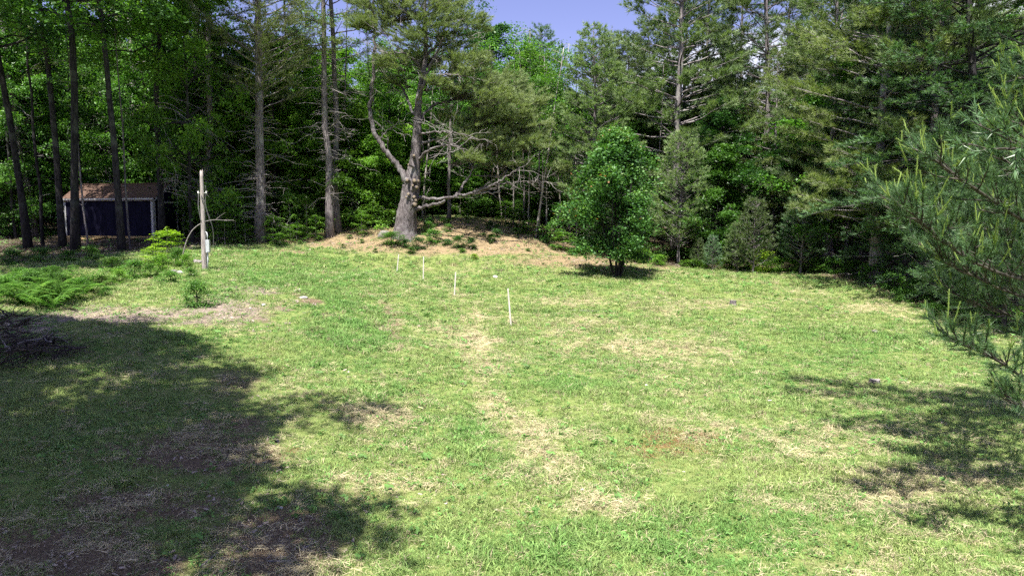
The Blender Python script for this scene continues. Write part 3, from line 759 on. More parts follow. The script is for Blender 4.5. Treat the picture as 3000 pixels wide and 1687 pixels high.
def thin_trunk(seed, H, r0, lean=0., bark='dark_bark', crown=.62, dead=7, leaf='leaf'):
    rng = np.random.default_rng(seed); W = MB(); C = MB()
    n = 12; zs = np.linspace(-.3, H, n); xy = np.cumsum(rng.normal(0, .035, (n, 2)) * H / 10, 0); xy -= xy[1]; xy[:, 0] += lean * np.clip(zs, 0, None) ** 1.15
    tr = np.c_[xy, zs]; W.tube(tr, r0 * (1 - .75 * np.clip(zs / H, 0, 1)), 6, jit=.05, rng=rng)
    P = []; T = []
    for i in range(dead + 12):
        t = rng.uniform(.12, crown) if i < dead else rng.uniform(crown, 1)
        p0 = np.array([np.interp(t * H, zs, tr[:, c]) for c in range(3)]); az = rng.uniform(0, 2 * PI)
        l = rng.uniform(.4, 1.5) if i < dead else rng.uniform(.8, 2.2)
        pts = curve(p0, unit((math.cos(az), math.sin(az), rng.uniform(-.1, .7))), l, 5, rng, .25)
        W.tube(pts, np.linspace(.016, .005, 5), 3, False, m=1 if i < dead else 0)
        if i >= dead:
            for q in pts[2:]:
                k_ = 34; P.append(q + rng.normal(0, 1, (k_, 3)) * (.38, .38, .14)); T.append(np.clip(rng.normal(.5, .2) + rng.normal(0, .15, k_), 0, 1))
    leaves(C, rng, np.concatenate(P), .14, 1., np.concatenate(T))
    return W.mesh('thin_trunk', [M[bark], M['dead_wood']]), C.mesh('thin_crown', M[leaf], False)
K['thin_a'] = thin_trunk(41, 14, .075)
K['thin_b'] = thin_trunk(42, 15, .09, .012, 'pine_bark')
K['thin_c'] = thin_trunk(43, 13, .055, -.02, 'pine_bark', .55, 12)
K['birch'] = thin_trunk(44, 13, .085, .03, 'pale_bark', .5, 5)

# ================================================================== NAMED TREES OF THE WOOD EDGE
rr = random.Random(5)
def tree(kind, name, px, d, label, sc=1., tilt=(0, 0), mats=None, rz=None, group=None, x=None):
    return put_tree(name, K[kind], px, d, sc, rr.uniform(0, 6.28) if rz is None else rz, tilt, label, 'tree', group, mats, x)

# dark trunks around the shed
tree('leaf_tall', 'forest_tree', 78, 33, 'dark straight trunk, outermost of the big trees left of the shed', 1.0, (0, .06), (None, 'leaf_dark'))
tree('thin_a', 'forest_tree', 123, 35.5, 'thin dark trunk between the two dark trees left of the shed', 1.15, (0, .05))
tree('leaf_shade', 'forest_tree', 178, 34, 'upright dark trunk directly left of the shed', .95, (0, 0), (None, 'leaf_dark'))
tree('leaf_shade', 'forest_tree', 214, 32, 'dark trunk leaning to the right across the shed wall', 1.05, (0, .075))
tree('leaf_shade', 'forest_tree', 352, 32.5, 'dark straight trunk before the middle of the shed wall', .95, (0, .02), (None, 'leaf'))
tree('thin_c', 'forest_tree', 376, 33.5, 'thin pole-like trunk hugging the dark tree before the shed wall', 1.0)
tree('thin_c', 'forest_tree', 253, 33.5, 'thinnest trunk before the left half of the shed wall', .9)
_f = tree('leaf_shade', 'forest_tree', 474, 36.3, 'dark trunk beside the right end of the shed', .95, (0, 0), (None, 'leaf_bright'))
tree('leaf_mid', 'broadleaf_tree', 560, 35.8, 'sunlit leafy tree with layered sprays just right of the shed', (.75, .75, 1.35), (0, 0), (None, 'leaf_bright'))
tree('leaf_mid', 'broadleaf_tree', 640, 43, 'bright green leafy tree behind the wooden pole', 1.0, (0, 0), (None, 'leaf_bright'))
def dead_boughs(e, seed, z0, z1, n, sgn):
    rng = np.random.default_rng(seed); mb = MB()
    for _ in range(n):
        z = rng.uniform(z0, z1); az = rng.normal(0 if sgn > 0 or rng.random() < .35 else PI, .6) - e.rotation_euler.z; l = rng.uniform(1.2, 3.6)
        p = curve((0, 0, z), unit((math.cos(az), math.sin(az), rng.uniform(.05, .5))), l, 9, rng, .12, 0, rng.uniform(.35, .8)); mb.tube(p, np.linspace(.022, .004, 9), 4, False)
        for _ in range(9):
            q = p[rng.integers(2, 9)]; p2 = curve(q, unit(p[-1] - p[3] + rng.normal(0, .8, 3)), rng.uniform(.3, 1.1), 5, rng, .15, 0, .3); mb.tube(p2, np.linspace(.008, .003, 5), 3, False)
    part('dead_boughs', mb.mesh('dead_boughs', M['dead_wood']), e, 'bare drooping dead boughs')
dead_boughs(_f, 4, 2.6, 7.5, 20, 1)
# two pairs of grey pine trunks
tree('pine_wispy', 'pine_tree', 761, 37, 'grey pine with shaggy dead branches right of the wooden pole', 1.0, (0, .005), rz=.4)
tree('pine_bare', 'pine_tree', 966, 39, 'left trunk of the close pair of grey pines on the mound edge', 1.0, (0, .02), rz=2.)
tree('pine_bare', 'pine_tree', 987, 40, 'right trunk of the close pair of grey pines on the mound edge', .97, (0, .03), ('pine_bark', None), rz=4.2)
tree('thin_b', 'forest_tree', 850, 43, 'grey mottled trunk standing between the shaggy pine and the twin pines', 1.25)
# behind the old pine
tree('birch', 'forest_tree', 1236, 44.5, 'pale slanting trunk right behind the old pine', .8, (0, .07), ('pale_bark', None))
tree('thin_b', 'forest_tree', 1245, 45.5, 'grey trunk crossing behind the old pine at its right', .75, (0, .02))
tree('leaf_tall', 'forest_tree', 1316, 43.5, 'grey leaning tree on the mound above the low limbs', .72, (0, .07), ('pine_bark', 'leaf_dark'))
tree('birch', 'birch_tree', 1569, 40.5, 'white slanting birch at the right foot of the mound', .8, (0, .10), ('pale_bark', None), rz=.2)
tree('thin_c', 'forest_tree', 1580, 42.5, 'thin straight trunk just behind the white slanting birch', .72)
tree('thin_b', 'forest_tree', 1535, 43.5, 'thin straight trunk left of the white slanting birch', .68)
tree('thin_c', 'forest_tree', 1670, 41.5, 'thin straight trunk between the birch and the layered pine', .7)
# row right of the centre
for k_, (px_, d_, s_) in enumerate(((1505, 43, .8), (1548, 42, .86), (1602, 41.6, .78), (1632, 42.2, .84), (1652, 41.2, .7), (1690, 41.5, .76), (1470, 44.5, .8))):
    tree('thin_c', 'forest_tree', px_, d_, 'pale thin dead-twigged trunk at the right rim of the mound, number %d' % k_ if False else 'pale thin twiggy trunk behind the right rim of the mound, %s in turn' % ORD[k_], (.9, .9, s_), (0, rr.uniform(-.04, .05)), ('pale_bark', None), group='pale thin trunks behind the mound rim')
tree('leaf_round', 'broadleaf_tree', 1430, 53, 'rounded dark green leafy tree rising behind the old pine', .90, (0, 0), (None, 'leaf_dark'))
tree('leaf_round', 'broadleaf_tree', 1555, 52, 'bright green leafy crown below the gap of open sky', .78, (0, 0), (None, 'leaf_bright'))
tree('pine_full', 'pine_tree', 1590, 56, 'pointed pale green pine top standing against the open sky', .84, (0, 0), (None, 'needles_blue'))
tree('pine_full', 'pine_tree', 1726, 40.5, 'full soft pine with a straight grey trunk behind the small maple', .71, (0, 0))
tree('pine_full', 'pine_tree', 1830, 47, 'second full pine peeping out behind the small maple', .74, (0, 0))
tree('pine_layer', 'pine_tree', 1980, 42, 'tall tiered pine rising high behind the small maple', 1.12, (0, 0))
tree('pine_full', 'pine_tree', 1775, 50, 'full pine whose tip shows left of the tall tiered pine', .74)
tree('pine_full', 'pine_tree', 1890, 50, 'full pine hidden to its tip behind the tall tiered pine', .84)
tree('pine_full', 'pine_tree', 2010, 48, 'full pine between the tiered pine and the slim dark pine', .95)
tree('pine_full', 'pine_tree', 2150, 49, 'full pine between the slim dark pine and the lanky pine', .72)
tree('pine_full', 'pine_tree', 2340, 46, 'full pine right of the lanky pine', .78)
tree('pine_skinny', 'pine_tree', 2072, 47, 'slim dark pine seen against blue sky', 1.1, (0, 0), (None, 'needles_blue'))
tree('pine_skinny', 'pine_tree', 2245, 44, 'lanky pine with a bare grey stem against the blue sky', 1.35, (0, 0))
tree('pine_layer', 'pine_tree', 2262, 41, 'pine with flat tiers of olive boughs above the young pines', .62, (0, 0), (None, 'needles_olive'))
tree('pine_skinny', 'pine_tree', 2165, 52, 'slim pine filling the gap left of the lanky pine', 1.15, (0, 0), (None, 'needles_blue'))
tree('pine_skinny', 'pine_tree', 2305, 53, 'slim pine filling the gap right of the lanky pine', 1.2, (0, 0), (None, 'needles_blue'))
tree('pine_skinny', 'pine_tree', 2420, 48, 'tall thin pine between the lanky pine and the dense hemlocks', 1.2, (0, 0), (None, 'needles_blue'))
tree('pine_skinny', 'pine_tree', 2510, 45, 'tall thin pine at the border of the dense hemlocks', 1.25)
tree('pine_bushy', 'pine_tree', 1990, 38.5, 'bushy soft pine directly right of the small maple', 1.0, (0, 0), (None, 'needles'))
tree('leaf_mid', 'broadleaf_tree', 2110, 40.5, 'leafy tree between the bushy soft pine and the young pines', .74, (0, 0), (None, 'leaf_dark'))
tree('leaf_under', 'broadleaf_tree', 2090, 38.5, 'low leafy tree at the foot of the dark broadleaf', .7)
tree('leaf_under', 'broadleaf_tree', 2290, 40, 'low leafy tree behind the middle young pines', .85, (0, 0), (None, 'leaf_dark'))
tree('pine_young', 'young_pine', 2090, 36, 'smallest young pine, beside the bushy soft pine', .42)
tree('pine_young', 'young_pine', 2163, 35.8, 'young pine left of the tallest young pine', .58, (0, 0), (None, 'needles'))
tree('pine_young', 'young_pine', 2210, 35.4, 'tallest young pine with an upright leader in the row', .85, (0, 0), (None, 'needles'))
tree('pine_young', 'young_pine', 2351, 34.6, 'shaded young pine at the right end of the row', .95, (0, 0), (None, 'needles_dark'))
tree('pine_young', 'young_pine', 2050, 37, 'stubby young pine under the bushy soft pine', .36, (0, 0), (None, 'needles'))
# dense right side
tree('pine_airy', 'pine_tree', 2570, 31.5, 'wide yellowish pine reaching out left of the dark hemlocks', (1.12, 1.12, 1.0), (0, -.03), (None, 'needles_olive'), rz=1.)
tree('pine_airy', 'pine_tree', 2430, 37, 'airy yellow-green pine between the young pines and the yellowish pine', .95, (0, 0), (None, 'needles'))
tree('pine_airy', 'pine_tree', 2720, 29.5, 'airy green pine between the yellowish pine and the towering hemlock', 1.0, (0, 0), (None, 'needles'))
tree('hemlock', 'hemlock_tree', 2640, 34, 'dark hemlock with trailing boughs, nearest the yellowish pine', (1.1, 1.1, .98))
tree('hemlock', 'hemlock_tree', 2830, 27.5, 'dark feathery hemlock towering behind the near pine boughs', (1.2, 1.2, .98))
tree('hemlock', 'hemlock_tree', 3050, 25, 'dark hemlock at the right border of the picture', .9)
tree('pine_skinny', 'pine_tree', 2740, 35, 'slim dark pine deep between the hemlocks', 1.0, (0, 0), (None, 'needles_dark'))
tree('hemlock', 'hemlock_tree', 2960, 21.5, 'low dark hemlock filling the space behind the near pine', .38, (0, 0))
tree('hemlock', 'hemlock_tree', 2800, 26, 'low dark hemlock right of the yellowish pine, half hidden by the near pine', .45)
tree('hemlock', 'hemlock_tree', 2915, 23, 'low dark hemlock nearest the viewer behind the near pine', .42)
tree('hemlock', 'hemlock_tree', 2690, 30, 'low dark hemlock at the foot of the airy green pine', .45)
tree('pine_layer', 'pine_tree', 2480, 40, 'shadowed tiered pine standing behind the yellowish pine', .85, (0, 0))

# ------------------------------------------------------------------ the wood behind, alike trunks in the shade
LOOK = {'leaf_tall': 'tall dark leafy tree', 'leaf_high': 'high crowned leafy tree', 'leaf_mid': 'middling leafy tree', 'leaf_under': 'low leafy tree', 'sapling': 'thin bright sapling', 'thin_a': 'thin dark pole tree',
        'thin_b': 'thin grey pole tree', 'thin_c': 'crooked thin tree', 'pine_bare': 'bare stemmed pine', 'pine_wispy': 'wispy olive pine', 'pine_skinny': 'slim pine', 'pine_full': 'full pine',
        'pine_tall': 'tall pine', 'hemlock': 'dark hemlock', 'pine_bushy': 'bushy small pine'}
def wood(seed, n, x0, x1, d0, d1, kinds, where, group, sc=(.85, 1.15), mind=1.7, bright=False):
    """individual trees scattered behind the edge; each is told by its look and its rank from the left"""
    r = random.Random(seed); got = []; tries = 0
    while len(got) < n and tries < n * 60:
        tries += 1
        d = math.sqrt(r.uniform(d0 * d0, d1 * d1)); px = r.uniform(x0, x1); x = at(px, HZ, d)[0]
        if 110 < px < 560 and d < 45: continue
        if any((x - q[1]) ** 2 + (d - q[2]) ** 2 < mind ** 2 for q in got): continue
        got.append((px, x, d, r.choice(kinds), r.uniform(*sc), r.uniform(0, 6.28), (r.gauss(0, .02), r.gauss(0, .025))))
    cnt = {}
    for (px, x, d, k, s_, rz, tl) in sorted(got):
        cnt[k] = cnt.get(k, 0) + 1
        put_tree('wood_tree', K[k], px, d, (s_, s_, s_ * 1.3) if k == 'leaf_mid' and px < 590 else s_, rz, tl, '%s %s, %s from left' % (LOOK[k], where, ORD[cnt[k] - 1]), 'tree', group, (None, 'leaf_bright') if bright and k.startswith('leaf') else None)  # bright: lighter leaf colour stands in for sunlight missing under the pine crowns
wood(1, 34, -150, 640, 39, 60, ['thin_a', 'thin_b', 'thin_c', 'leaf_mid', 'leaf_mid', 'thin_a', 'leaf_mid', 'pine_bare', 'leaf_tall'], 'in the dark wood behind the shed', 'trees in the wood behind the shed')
wood(2, 30, 640, 1150, 43, 62, ['thin_b', 'leaf_mid', 'thin_a', 'leaf_mid', 'leaf_mid', 'thin_b', 'thin_c'], 'in the wood behind the shaggy grey pines', 'trees in the wood behind the shaggy grey pines', (.8, 1.0), bright=True)
wood(3, 24, 1150, 1700, 46, 60, ['thin_c', 'thin_a', 'leaf_mid', 'thin_b', 'leaf_mid'], 'in the shade behind the mound', 'trees in the shade behind the mound', (.62, .85))
wood(4, 18, 1700, 2450, 44, 60, ['leaf_mid', 'thin_b', 'thin_c', 'pine_skinny', 'leaf_mid'], 'in the shade behind the young pines', 'trees in the shade behind the young pines', (.6, .85))
wood(5, 16, 2450, 3150, 33, 50, ['pine_skinny', 'thin_b', 'leaf_mid', 'thin_b', 'pine_tall', 'thin_a'], 'in the wood behind the hemlocks', 'trees in the wood behind the hemlocks', (.85, 1.05))
wood(6, 30, -100, 720, 38.5, 46, ['leaf_under', 'leaf_under', 'leaf_mid', 'sapling'], 'in the undergrowth behind the shed', 'undergrowth trees behind the shed', (.7, 1.1), mind=1.4)
wood(7, 30, 660, 1180, 41.0, 47, ['leaf_under', 'leaf_under', 'sapling', 'leaf_mid'], 'in the undergrowth behind the shaggy pines', 'undergrowth trees behind the shaggy pines', (.6, .95), mind=1.2, bright=True)
wood(8, 18, 1220, 1720, 46.5, 52, ['leaf_under', 'sapling', 'leaf_under'], 'in the undergrowth beyond the mound', 'undergrowth trees beyond the mound', (.5, .9), mind=1.2)
wood(9, 18, 1740, 2600, 38.5, 46, ['leaf_under', 'leaf_under', 'pine_bushy'], 'in the undergrowth behind the young pines', 'undergrowth trees behind the young pines', (.5, .9), mind=1.2)

def far_wood():
    """the wood beyond, too deep to tell one tree from another"""
    rng = np.random.default_rng(70); P = []; S = []
    while len(P) < 190:
        a = rng.uniform(-.85, .85); d = rng.uniform(60, 84); x = a * d; px = 1500 + F * a
        if any((x - q[0]) ** 2 + (d - q[1]) ** 2 < 6 for q in P): continue
        hmax = np.interp(px, [0, 500, 620, 1050, 1200, 1340, 1900, 2050, 2350, 2500, 3000], [22, 20, 13.5, 13.5, 17, 15, 15, 12, 12, 20, 22])
        P.append((x, d, tz(x, d) - 1.8)); S.append(hmax / 13. * rng.uniform(.8, 1))
    P = np.array(P); S = np.array(S)
    jm = []
    for k in ('leaf_mid', 'pine_full', 'leaf_round'):
        h = {'leaf_mid': 12, 'pine_full': 17, 'leaf_round': 15}[k]
        me = K[k][1].copy(); me.transform(Matrix.Scale(13. / h, 4)); jm.append(me)
    scatter('far_wood', 'deep wood beyond the clearing that reads as one dark mass', 'wood', jm, P, np.ones((len(P), 3)), S, rng, .02)
far_wood()

# trees beside and behind the viewer, out of the picture: their shade lies on the lawn
def side(kind, x, y, s, label, rz=0.): 
    put_tree('shade_tree', K[kind], 0, y, s, rz, (0, 0), label, 'tree', 'tall trees standing beside the clearing', None, x)
side('leaf_shade', -21.5, 27, 1.0, 'tall leafy tree off the left border, shading the shed')
side('leaf_dense', -20.4, 22.0, .95, 'tall leafy tree off the left border beside the ferns', 2.)
side('leaf_dense', -11.8, 7.6, .95, 'tall leafy tree left of the viewer, shading the lower left lawn', 1.)
side('leaf_dense', -10.2, .6, 1., 'tall leafy tree behind the viewer at the left', 3.)
side('leaf_dense', -15.0, 8.2, .95, 'tall leafy tree left of the brush pile', 5.)
side('leaf_dapple', -7.4, -1.4, .85, 'leafy tree behind the viewer', 4.)
side('leaf_dense', -7.9, 1.0, .95, 'leafy tree close behind the viewer at the left', 3.3)
side('leaf_dapple', -8.1, 4.1, .95, 'tall leafy tree close to the viewer at the left', 2.2)
side('leaf_dapple', -10.1, 6.8, .95, 'tall leafy tree between the brush pile and the viewer', .6)

# ================================================================== THE OLD PINE ON THE MOUND
def old_pine():
    rng = np.random.default_rng(99)
    D0 = 39.0
    bx, by, _ = at(1185, 690, D0); bz = tz(bx, by)
    e = empty('old_pine_tree', (bx, by, bz)); setp(e, 'huge old gnarled pine with sawn stubs on the straw-coloured mound', 'tree')
    org = np.array((bx, by, bz))
    def z2(x, y, dd=0.):       # detail view -> place
        return at(900 + .5867 * x, .5867 * y, D0 + dd) - org
    s_ = .5867 * D0 / F
    W = MB()
    # trunk: many rings, flared foot, ridged
    ctl = [(488, 1200, 48), (486, 1170, 43), (492, 1110, 41), (497, 1050, 39), (508, 1000, 36), (515, 960, 36), (522, 910, 33), (530, 850, 26), (537, 800, 22), (543, 740, 20), (547, 680, 18.5), (550, 600, 16.5),
           (552, 520, 15), (560, 450, 13), (575, 370, 11.5), (588, 300, 10), (592, 200, 8.5), (588, 100, 7), (584, 0, 6), (580, -120, 4.5), (575, -260, 2)]
    y_ = np.array([c[1] for c in ctl], float)
    n = 90; yy = np.linspace(1200, -260, n)
    px = np.interp(-yy, -y_, [c[0] for c in ctl]); rd = np.interp(-yy, -y_, [c[2] for c in ctl]) * s_ * np.interp(yy, [500, 800], [1.0, 1.12])
    pts = np.array([z2(a, b) for a, b in zip(px, yy)]); pts[:, 0] += np.interp(yy, [-260, 600, 1200], [0, 0, 0]); pts[:, 1] += np.cumsum(rng.normal(0, .015, n))
    pts[0, 2] = min(pts[0, 2], -.35)
    k = 28; th = np.arange(k) * 2 * PI / k
    ridge = 1.08 + .06 * np.sin(th * 9 + np.linspace(0, 2.5, n)[:, None]) + rng.normal(0, .03, (n, k)) + .05 * np.sin(np.linspace(0, 40, n))[:, None] * np.sin(th * 2 + .5)[None] + .035 * np.sin(th * 4 + 1)[None] * np.linspace(1, 0, n)[:, None]
    flare = 1 + .22 * np.exp(-(pts[:, 2:3] + .2) / .35) * (1 + .6 * np.sin(th * 5 + .7)[None])
    V = pts[:, None] + (rd[:, None] * ridge * flare)[:, :, None] * np.stack([np.cos(th), np.sin(th), 0 * th], -1)[None]
    i = np.arange(n - 1)[:, None] * k; j = np.arange(k)[None]; j2 = (j + 1) % k
    W.add(V.reshape(-1, 3), np.stack([i + j, i + j2, i + k + j2, i + k + j], -1).reshape(-1, 4))
    # burls
    for (x, y, r) in ((505, 1040, 13), (522, 945, 14), (500, 900, 13), (532, 1000, 12)):
        c = z2(x, y, -.33); P_ = []
        u = np.linspace(0, PI, 7); w_ = np.linspace(0, 2 * PI, 10)[:-1]
        for a in u:
            for b in w_: P_.append(c + r * s_ * 1.15 * np.array((math.sin(a) * math.cos(b), .8 * math.sin(a) * math.sin(b), math.cos(a))) * rng.uniform(.85, 1.12))
        q = [(aa * 9 + bb, aa * 9 + (bb + 1) % 9, (aa + 1) * 9 + (bb + 1) % 9, (aa + 1) * 9 + bb) for aa in range(6) for bb in range(9)]
        W.add(P_, q)
    limbs = {}
    def limb(name, L_, fork=None, twigs=6, k=8, mat_=0):
        p = np.array([z2(*c[:2], c[3] if len(c) > 3 else 0) for c in L_]); r = np.array([c[2] for c in L_]) * s_ * (.72 if L_[0][1] > 600 and L_[0][2] < 15 else .95)
        t = np.linspace(0, len(p) - 1, len(p) * 4); q = np.stack([np.interp(t, np.arange(len(p)), p[:, c]) for c in range(3)], 1)
        # soften the corners
        for _ in range(2): q[1:-1] = (q[:-2] + 2 * q[1:-1] + q[2:]) / 4
        q += rng.normal(0, .03, q.shape); rq = np.interp(t, np.arange(len(p)), r)
        mb = MB(); mb.tube(q, rq, k, jit=.05, rng=rng, m=mat_)
        for _ in range(int(twigs * (1.8 if L_[0][1] < 800 else .7))):
            a = q[rng.integers(len(q) // 4, len(q))]
            d = unit(rng.normal(0, 1, 3) * np.array((1, .7, .6)) + unit(q[-1] - q[0]) * .7); l = rng.uniform(.4, 1.9)
            pp = curve(a, d, l, 6, rng, .28, 0, rng.uniform(-.1, .25)); mb.tube(pp, np.linspace(.017, .005, 6), 3, False, m=1)
            for _ in range(4):
                b = pp[rng.integers(2, 6)]; p3 = curve(b, unit(d + rng.normal(0, .7, 3)), rng.uniform(.2, .7), 4, rng, .3); mb.tube(p3, np.linspace(.01, .004, 4), 3, False, m=1)
        part('limb', mb.mesh('limb', [M['old_bark'], M['dead_wood']]), e, name)
        limbs[name] = q
    limb('thick limb rising on the left', [(505, 930, 17, -.2), (485, 880, 17, -.2), (455, 830, 15.5), (420, 785, 14.5), (375, 735, 13), (340, 680, 12), (320, 620, 11), (313, 545, 9.5), (318, 470, 9), (330, 390, 8.5), (336, 280, 7.5), (334, 160, 6.5), (330, 40, 5), (326, -120, 2.5)], twigs=16)
    limb('left twig off the left limb', [(365, 700, 5), (385, 665, 4.5), (410, 640, 3.5), (430, 625, 2.5)], twigs=4)
    limb('long low limb reaching right', [(540, 985, 13, 0), (600, 992, 11, -.3), (660, 993, 10, -.6), (730, 982, 9.5, -.8), (800, 970, 9, -1.), (870, 950, 8, -1.2), (930, 922, 7, -1.3), (975, 895, 6, -1.3), (1005, 872, 5, -1.3), (1045, 850, 3.5, -1.4), (1090, 825, 2, -1.4)], twigs=14)
    limb('upturned fork of the low limb', [(735, 980, 9, -.7), (765, 950, 8.5, -.4), (780, 920, 8, -.2), (800, 895, 7, 0), (818, 865, 6, .2), (832, 832, 5, .3), (838, 790, 3, .5), (850, 740, 1.5, .6)], twigs=8)
    limb('broken low limb', [(530, 1052, 13, -.2), (570, 1038, 12, -.5), (620, 1024, 11, -.9), (665, 1012, 10, -1.3), (692, 1004, 8.5, -1.6)], twigs=2)
    limb('bleached dead limb', [(800, 972, 6, .9), (850, 966, 6, .8), (900, 962, 5.5, .7), (965, 962, 4.5, .6)], twigs=5, mat_=1)
    limb('thin dead limb far right', [(930, 920, 4, -1.3), (990, 915, 3.5, -1.2), (1060, 908, 3, -1.2), (1120, 905, 2.4, -1.1), (1165, 915, 1.5, -1)], twigs=8)
    limb('dead limb level across', [(830, 880, 3, .3), (900, 878, 3, .2), (980, 880, 2.6, 0), (1060, 878, 2, -.2), (1130, 888, 1.3, -.2)], twigs=9)
    limb('right limb at half height', [(555, 800, 10), (585, 768, 9, -.4), (625, 742, 8, -.8), (675, 727, 7, -1.1), (725, 722, 6, -1.3), (775, 745, 5, -1.4), (820, 785, 3.5, -1.4), (880, 800, 2, -1.5)], twigs=14)
    limb('right limb above it', [(560, 725, 8), (600, 705, 7, .4), (650, 698, 6, .8), (720, 708, 5, 1.1), (790, 740, 4, 1.2), (850, 775, 3, 1.2), (880, 830, 2, 1.2), (888, 890, 1.2, 1.2)], twigs=12)
    limb('level right limb', [(560, 670, 7), (620, 660, 6.5, -.8), (690, 658, 5, -1.6), (760, 664, 4, -2.2), (840, 690, 2.5, -2.8)], twigs=10)
    limb('big curved right limb', [(560, 615, 10), (590, 565, 9, .4), (625, 530, 8.5, .8), (680, 507, 7.5, 1.2), (750, 500, 6.5, 1.5), (820, 494, 5.5, 1.8), (900, 498, 4.5, 2), (990, 520, 3, 2), (1060, 560, 1.5, 2)], twigs=14)
    limb('upper left limb', [(545, 600, 8), (520, 540, 7.5, .5), (495, 480, 7, 1), (465, 435, 6, 1.4), (420, 395, 4.5, 1.8), (370, 360, 2.5, 2)], twigs=12)
    limb('upper right limb', [(560, 440, 8), (610, 400, 7, -.6), (670, 380, 6, -1.2), (740, 372, 4.5, -1.7), (830, 390, 2.5, -2)], twigs=10)
    limb('high left limb', [(575, 360, 7), (540, 300, 6, -.6), (490, 270, 5, -1.2), (430, 260, 3.5, -1.6), (380, 270, 2, -1.8)], twigs=9)
    limb('high right limb', [(588, 290, 6.5), (630, 240, 5.5, .5), (690, 200, 4.5, .9), (760, 180, 3, 1.2), (830, 190, 1.5, 1.4)], twigs=9)
    limb('high crooked limb', [(590, 200, 6), (575, 150, 5.5, -.4), (590, 110, 5, -.7), (580, 60, 4, -.9), (560, 0, 3, -1), (540, -80, 2, -1)], twigs=8)
    limb('limb up beside the stem', [(550, 500, 8), (580, 430, 7, -.5), (600, 350, 6, -.7), (640, 280, 5, -.9), (680, 190, 4, -1), (700, 90, 3, -1), (710, -40, 1.5, -1)], twigs=9)
    # sawn stubs, each facing the meadow
    for (x, y, r, dx, dz_) in ((385, 320, 19, -.25, .2), (470, 325, 24, .1, .15), (520, 330, 20, .7, .2), (450, 385, 16, 0, .1), (505, 410, 22, .5, -.1), (397, 490, 19, -.2, .2), (370, 530, 16, -.5, .1), (468, 525, 20, .2, .15),
                               (490, 567, 19, .5, .1), (478, 612, 27, .35, .1), (465, 22, 16, .1, .2), (400, 135, 14, -.7, .3)):
        a, b = 1100 + .2415 * x, 450 + .2415 * y
        r_ = r * .2415 * D0 / F * .82; p1 = at(a, b, D0 - .62) - org
        d = unit((dx, -1, dz_)); p0 = p1 - d * (.42)
        mb = MB(); q = np.array([p0, p1 - d * .16, p1 - d * .05, p1]); mb.tube(q, [r_ * 1.5, r_ * 1.18, r_ * 1.12, r_ * 1.05], 12, False, jit=.03, rng=rng)
        th_ = np.arange(12) * 2 * PI / 12; s1 = unit(np.cross(d, (0, 0, 1))); s2 = np.cross(d, s1)
        ring = p1 + d * .004 + r_ * 1.02 * (np.cos(th_)[:, None] * s1 + np.sin(th_)[:, None] * s2)
        ri = p1 + d * .012 + r_ * .8 * (np.cos(th_)[:, None] * s1 + np.sin(th_)[:, None] * s2)
        mb.add(np.r_[ring, ri, [p1 + d * .016]], [(q_, (q_ + 1) % 12, 12 + (q_ + 1) % 12, 12 + q_) for q_ in range(12)], [(12 + q_, 12 + (q_ + 1) % 12, 24) for q_ in range(12)], m=1)
        part('cut_stub', mb.mesh('cut_stub', [M['old_bark'], M['cut_wood']]), e)
    part('trunk', W.mesh('old_trunk', [M['old_bark'], M['dead_wood']]), e)
    # crown: flat pads of needles carried by fans of twigs
    C = MB(); TW = MB()
    pads = [(500, 290, 130, 45), (420, 310, 80, 40), (680, 130, 170, 60), (600, 50, 190, 55), (740, 250, 150, 50), (760, 350, 120, 40), (880, 440, 170, 55), (960, 480, 140, 55), (840, 620, 110, 45), (950, 580, 130, 50),
            (930, 690, 75, 28), (800, 790, 90, 20), (900, 805, 120, 22), (1010, 815, 90, 18), (1030, 640, 120, 50), (1080, 560, 100, 50), (1275, 850, 60, 16), (320, 40, 110, 55), (340, 130, 80, 45), (270, 120, 70, 40),
            (440, 120, 100, 45), (520, 190, 110, 40), (460, 40, 120, 50), (640, -60, 200, 60), (400, -60, 160, 60), (820, 120, 120, 45), (830, 300, 110, 40), (660, 420, 90, 25), (750, 480, 90, 25), (700, 590, 80, 22), (780, 690, 90, 22),
            (880, 740, 90, 22), (1000, 740, 90, 28), (450, 400, 70, 25), (600, 330, 90, 30), (980, 400, 120, 40), (690, 30, 110, 40), (1120, 640, 110, 45), (1040, 720, 110, 30), (1150, 720, 80, 28), (1060, 460, 90, 35), (880, 560, 90, 30), (1130, 500, 80, 35), (960, 640, 110, 35)]
    P = []; D = []; T = []
    axis = lambda y: np.interp(y, [-200, 300, 1000], [580, 585, 540])
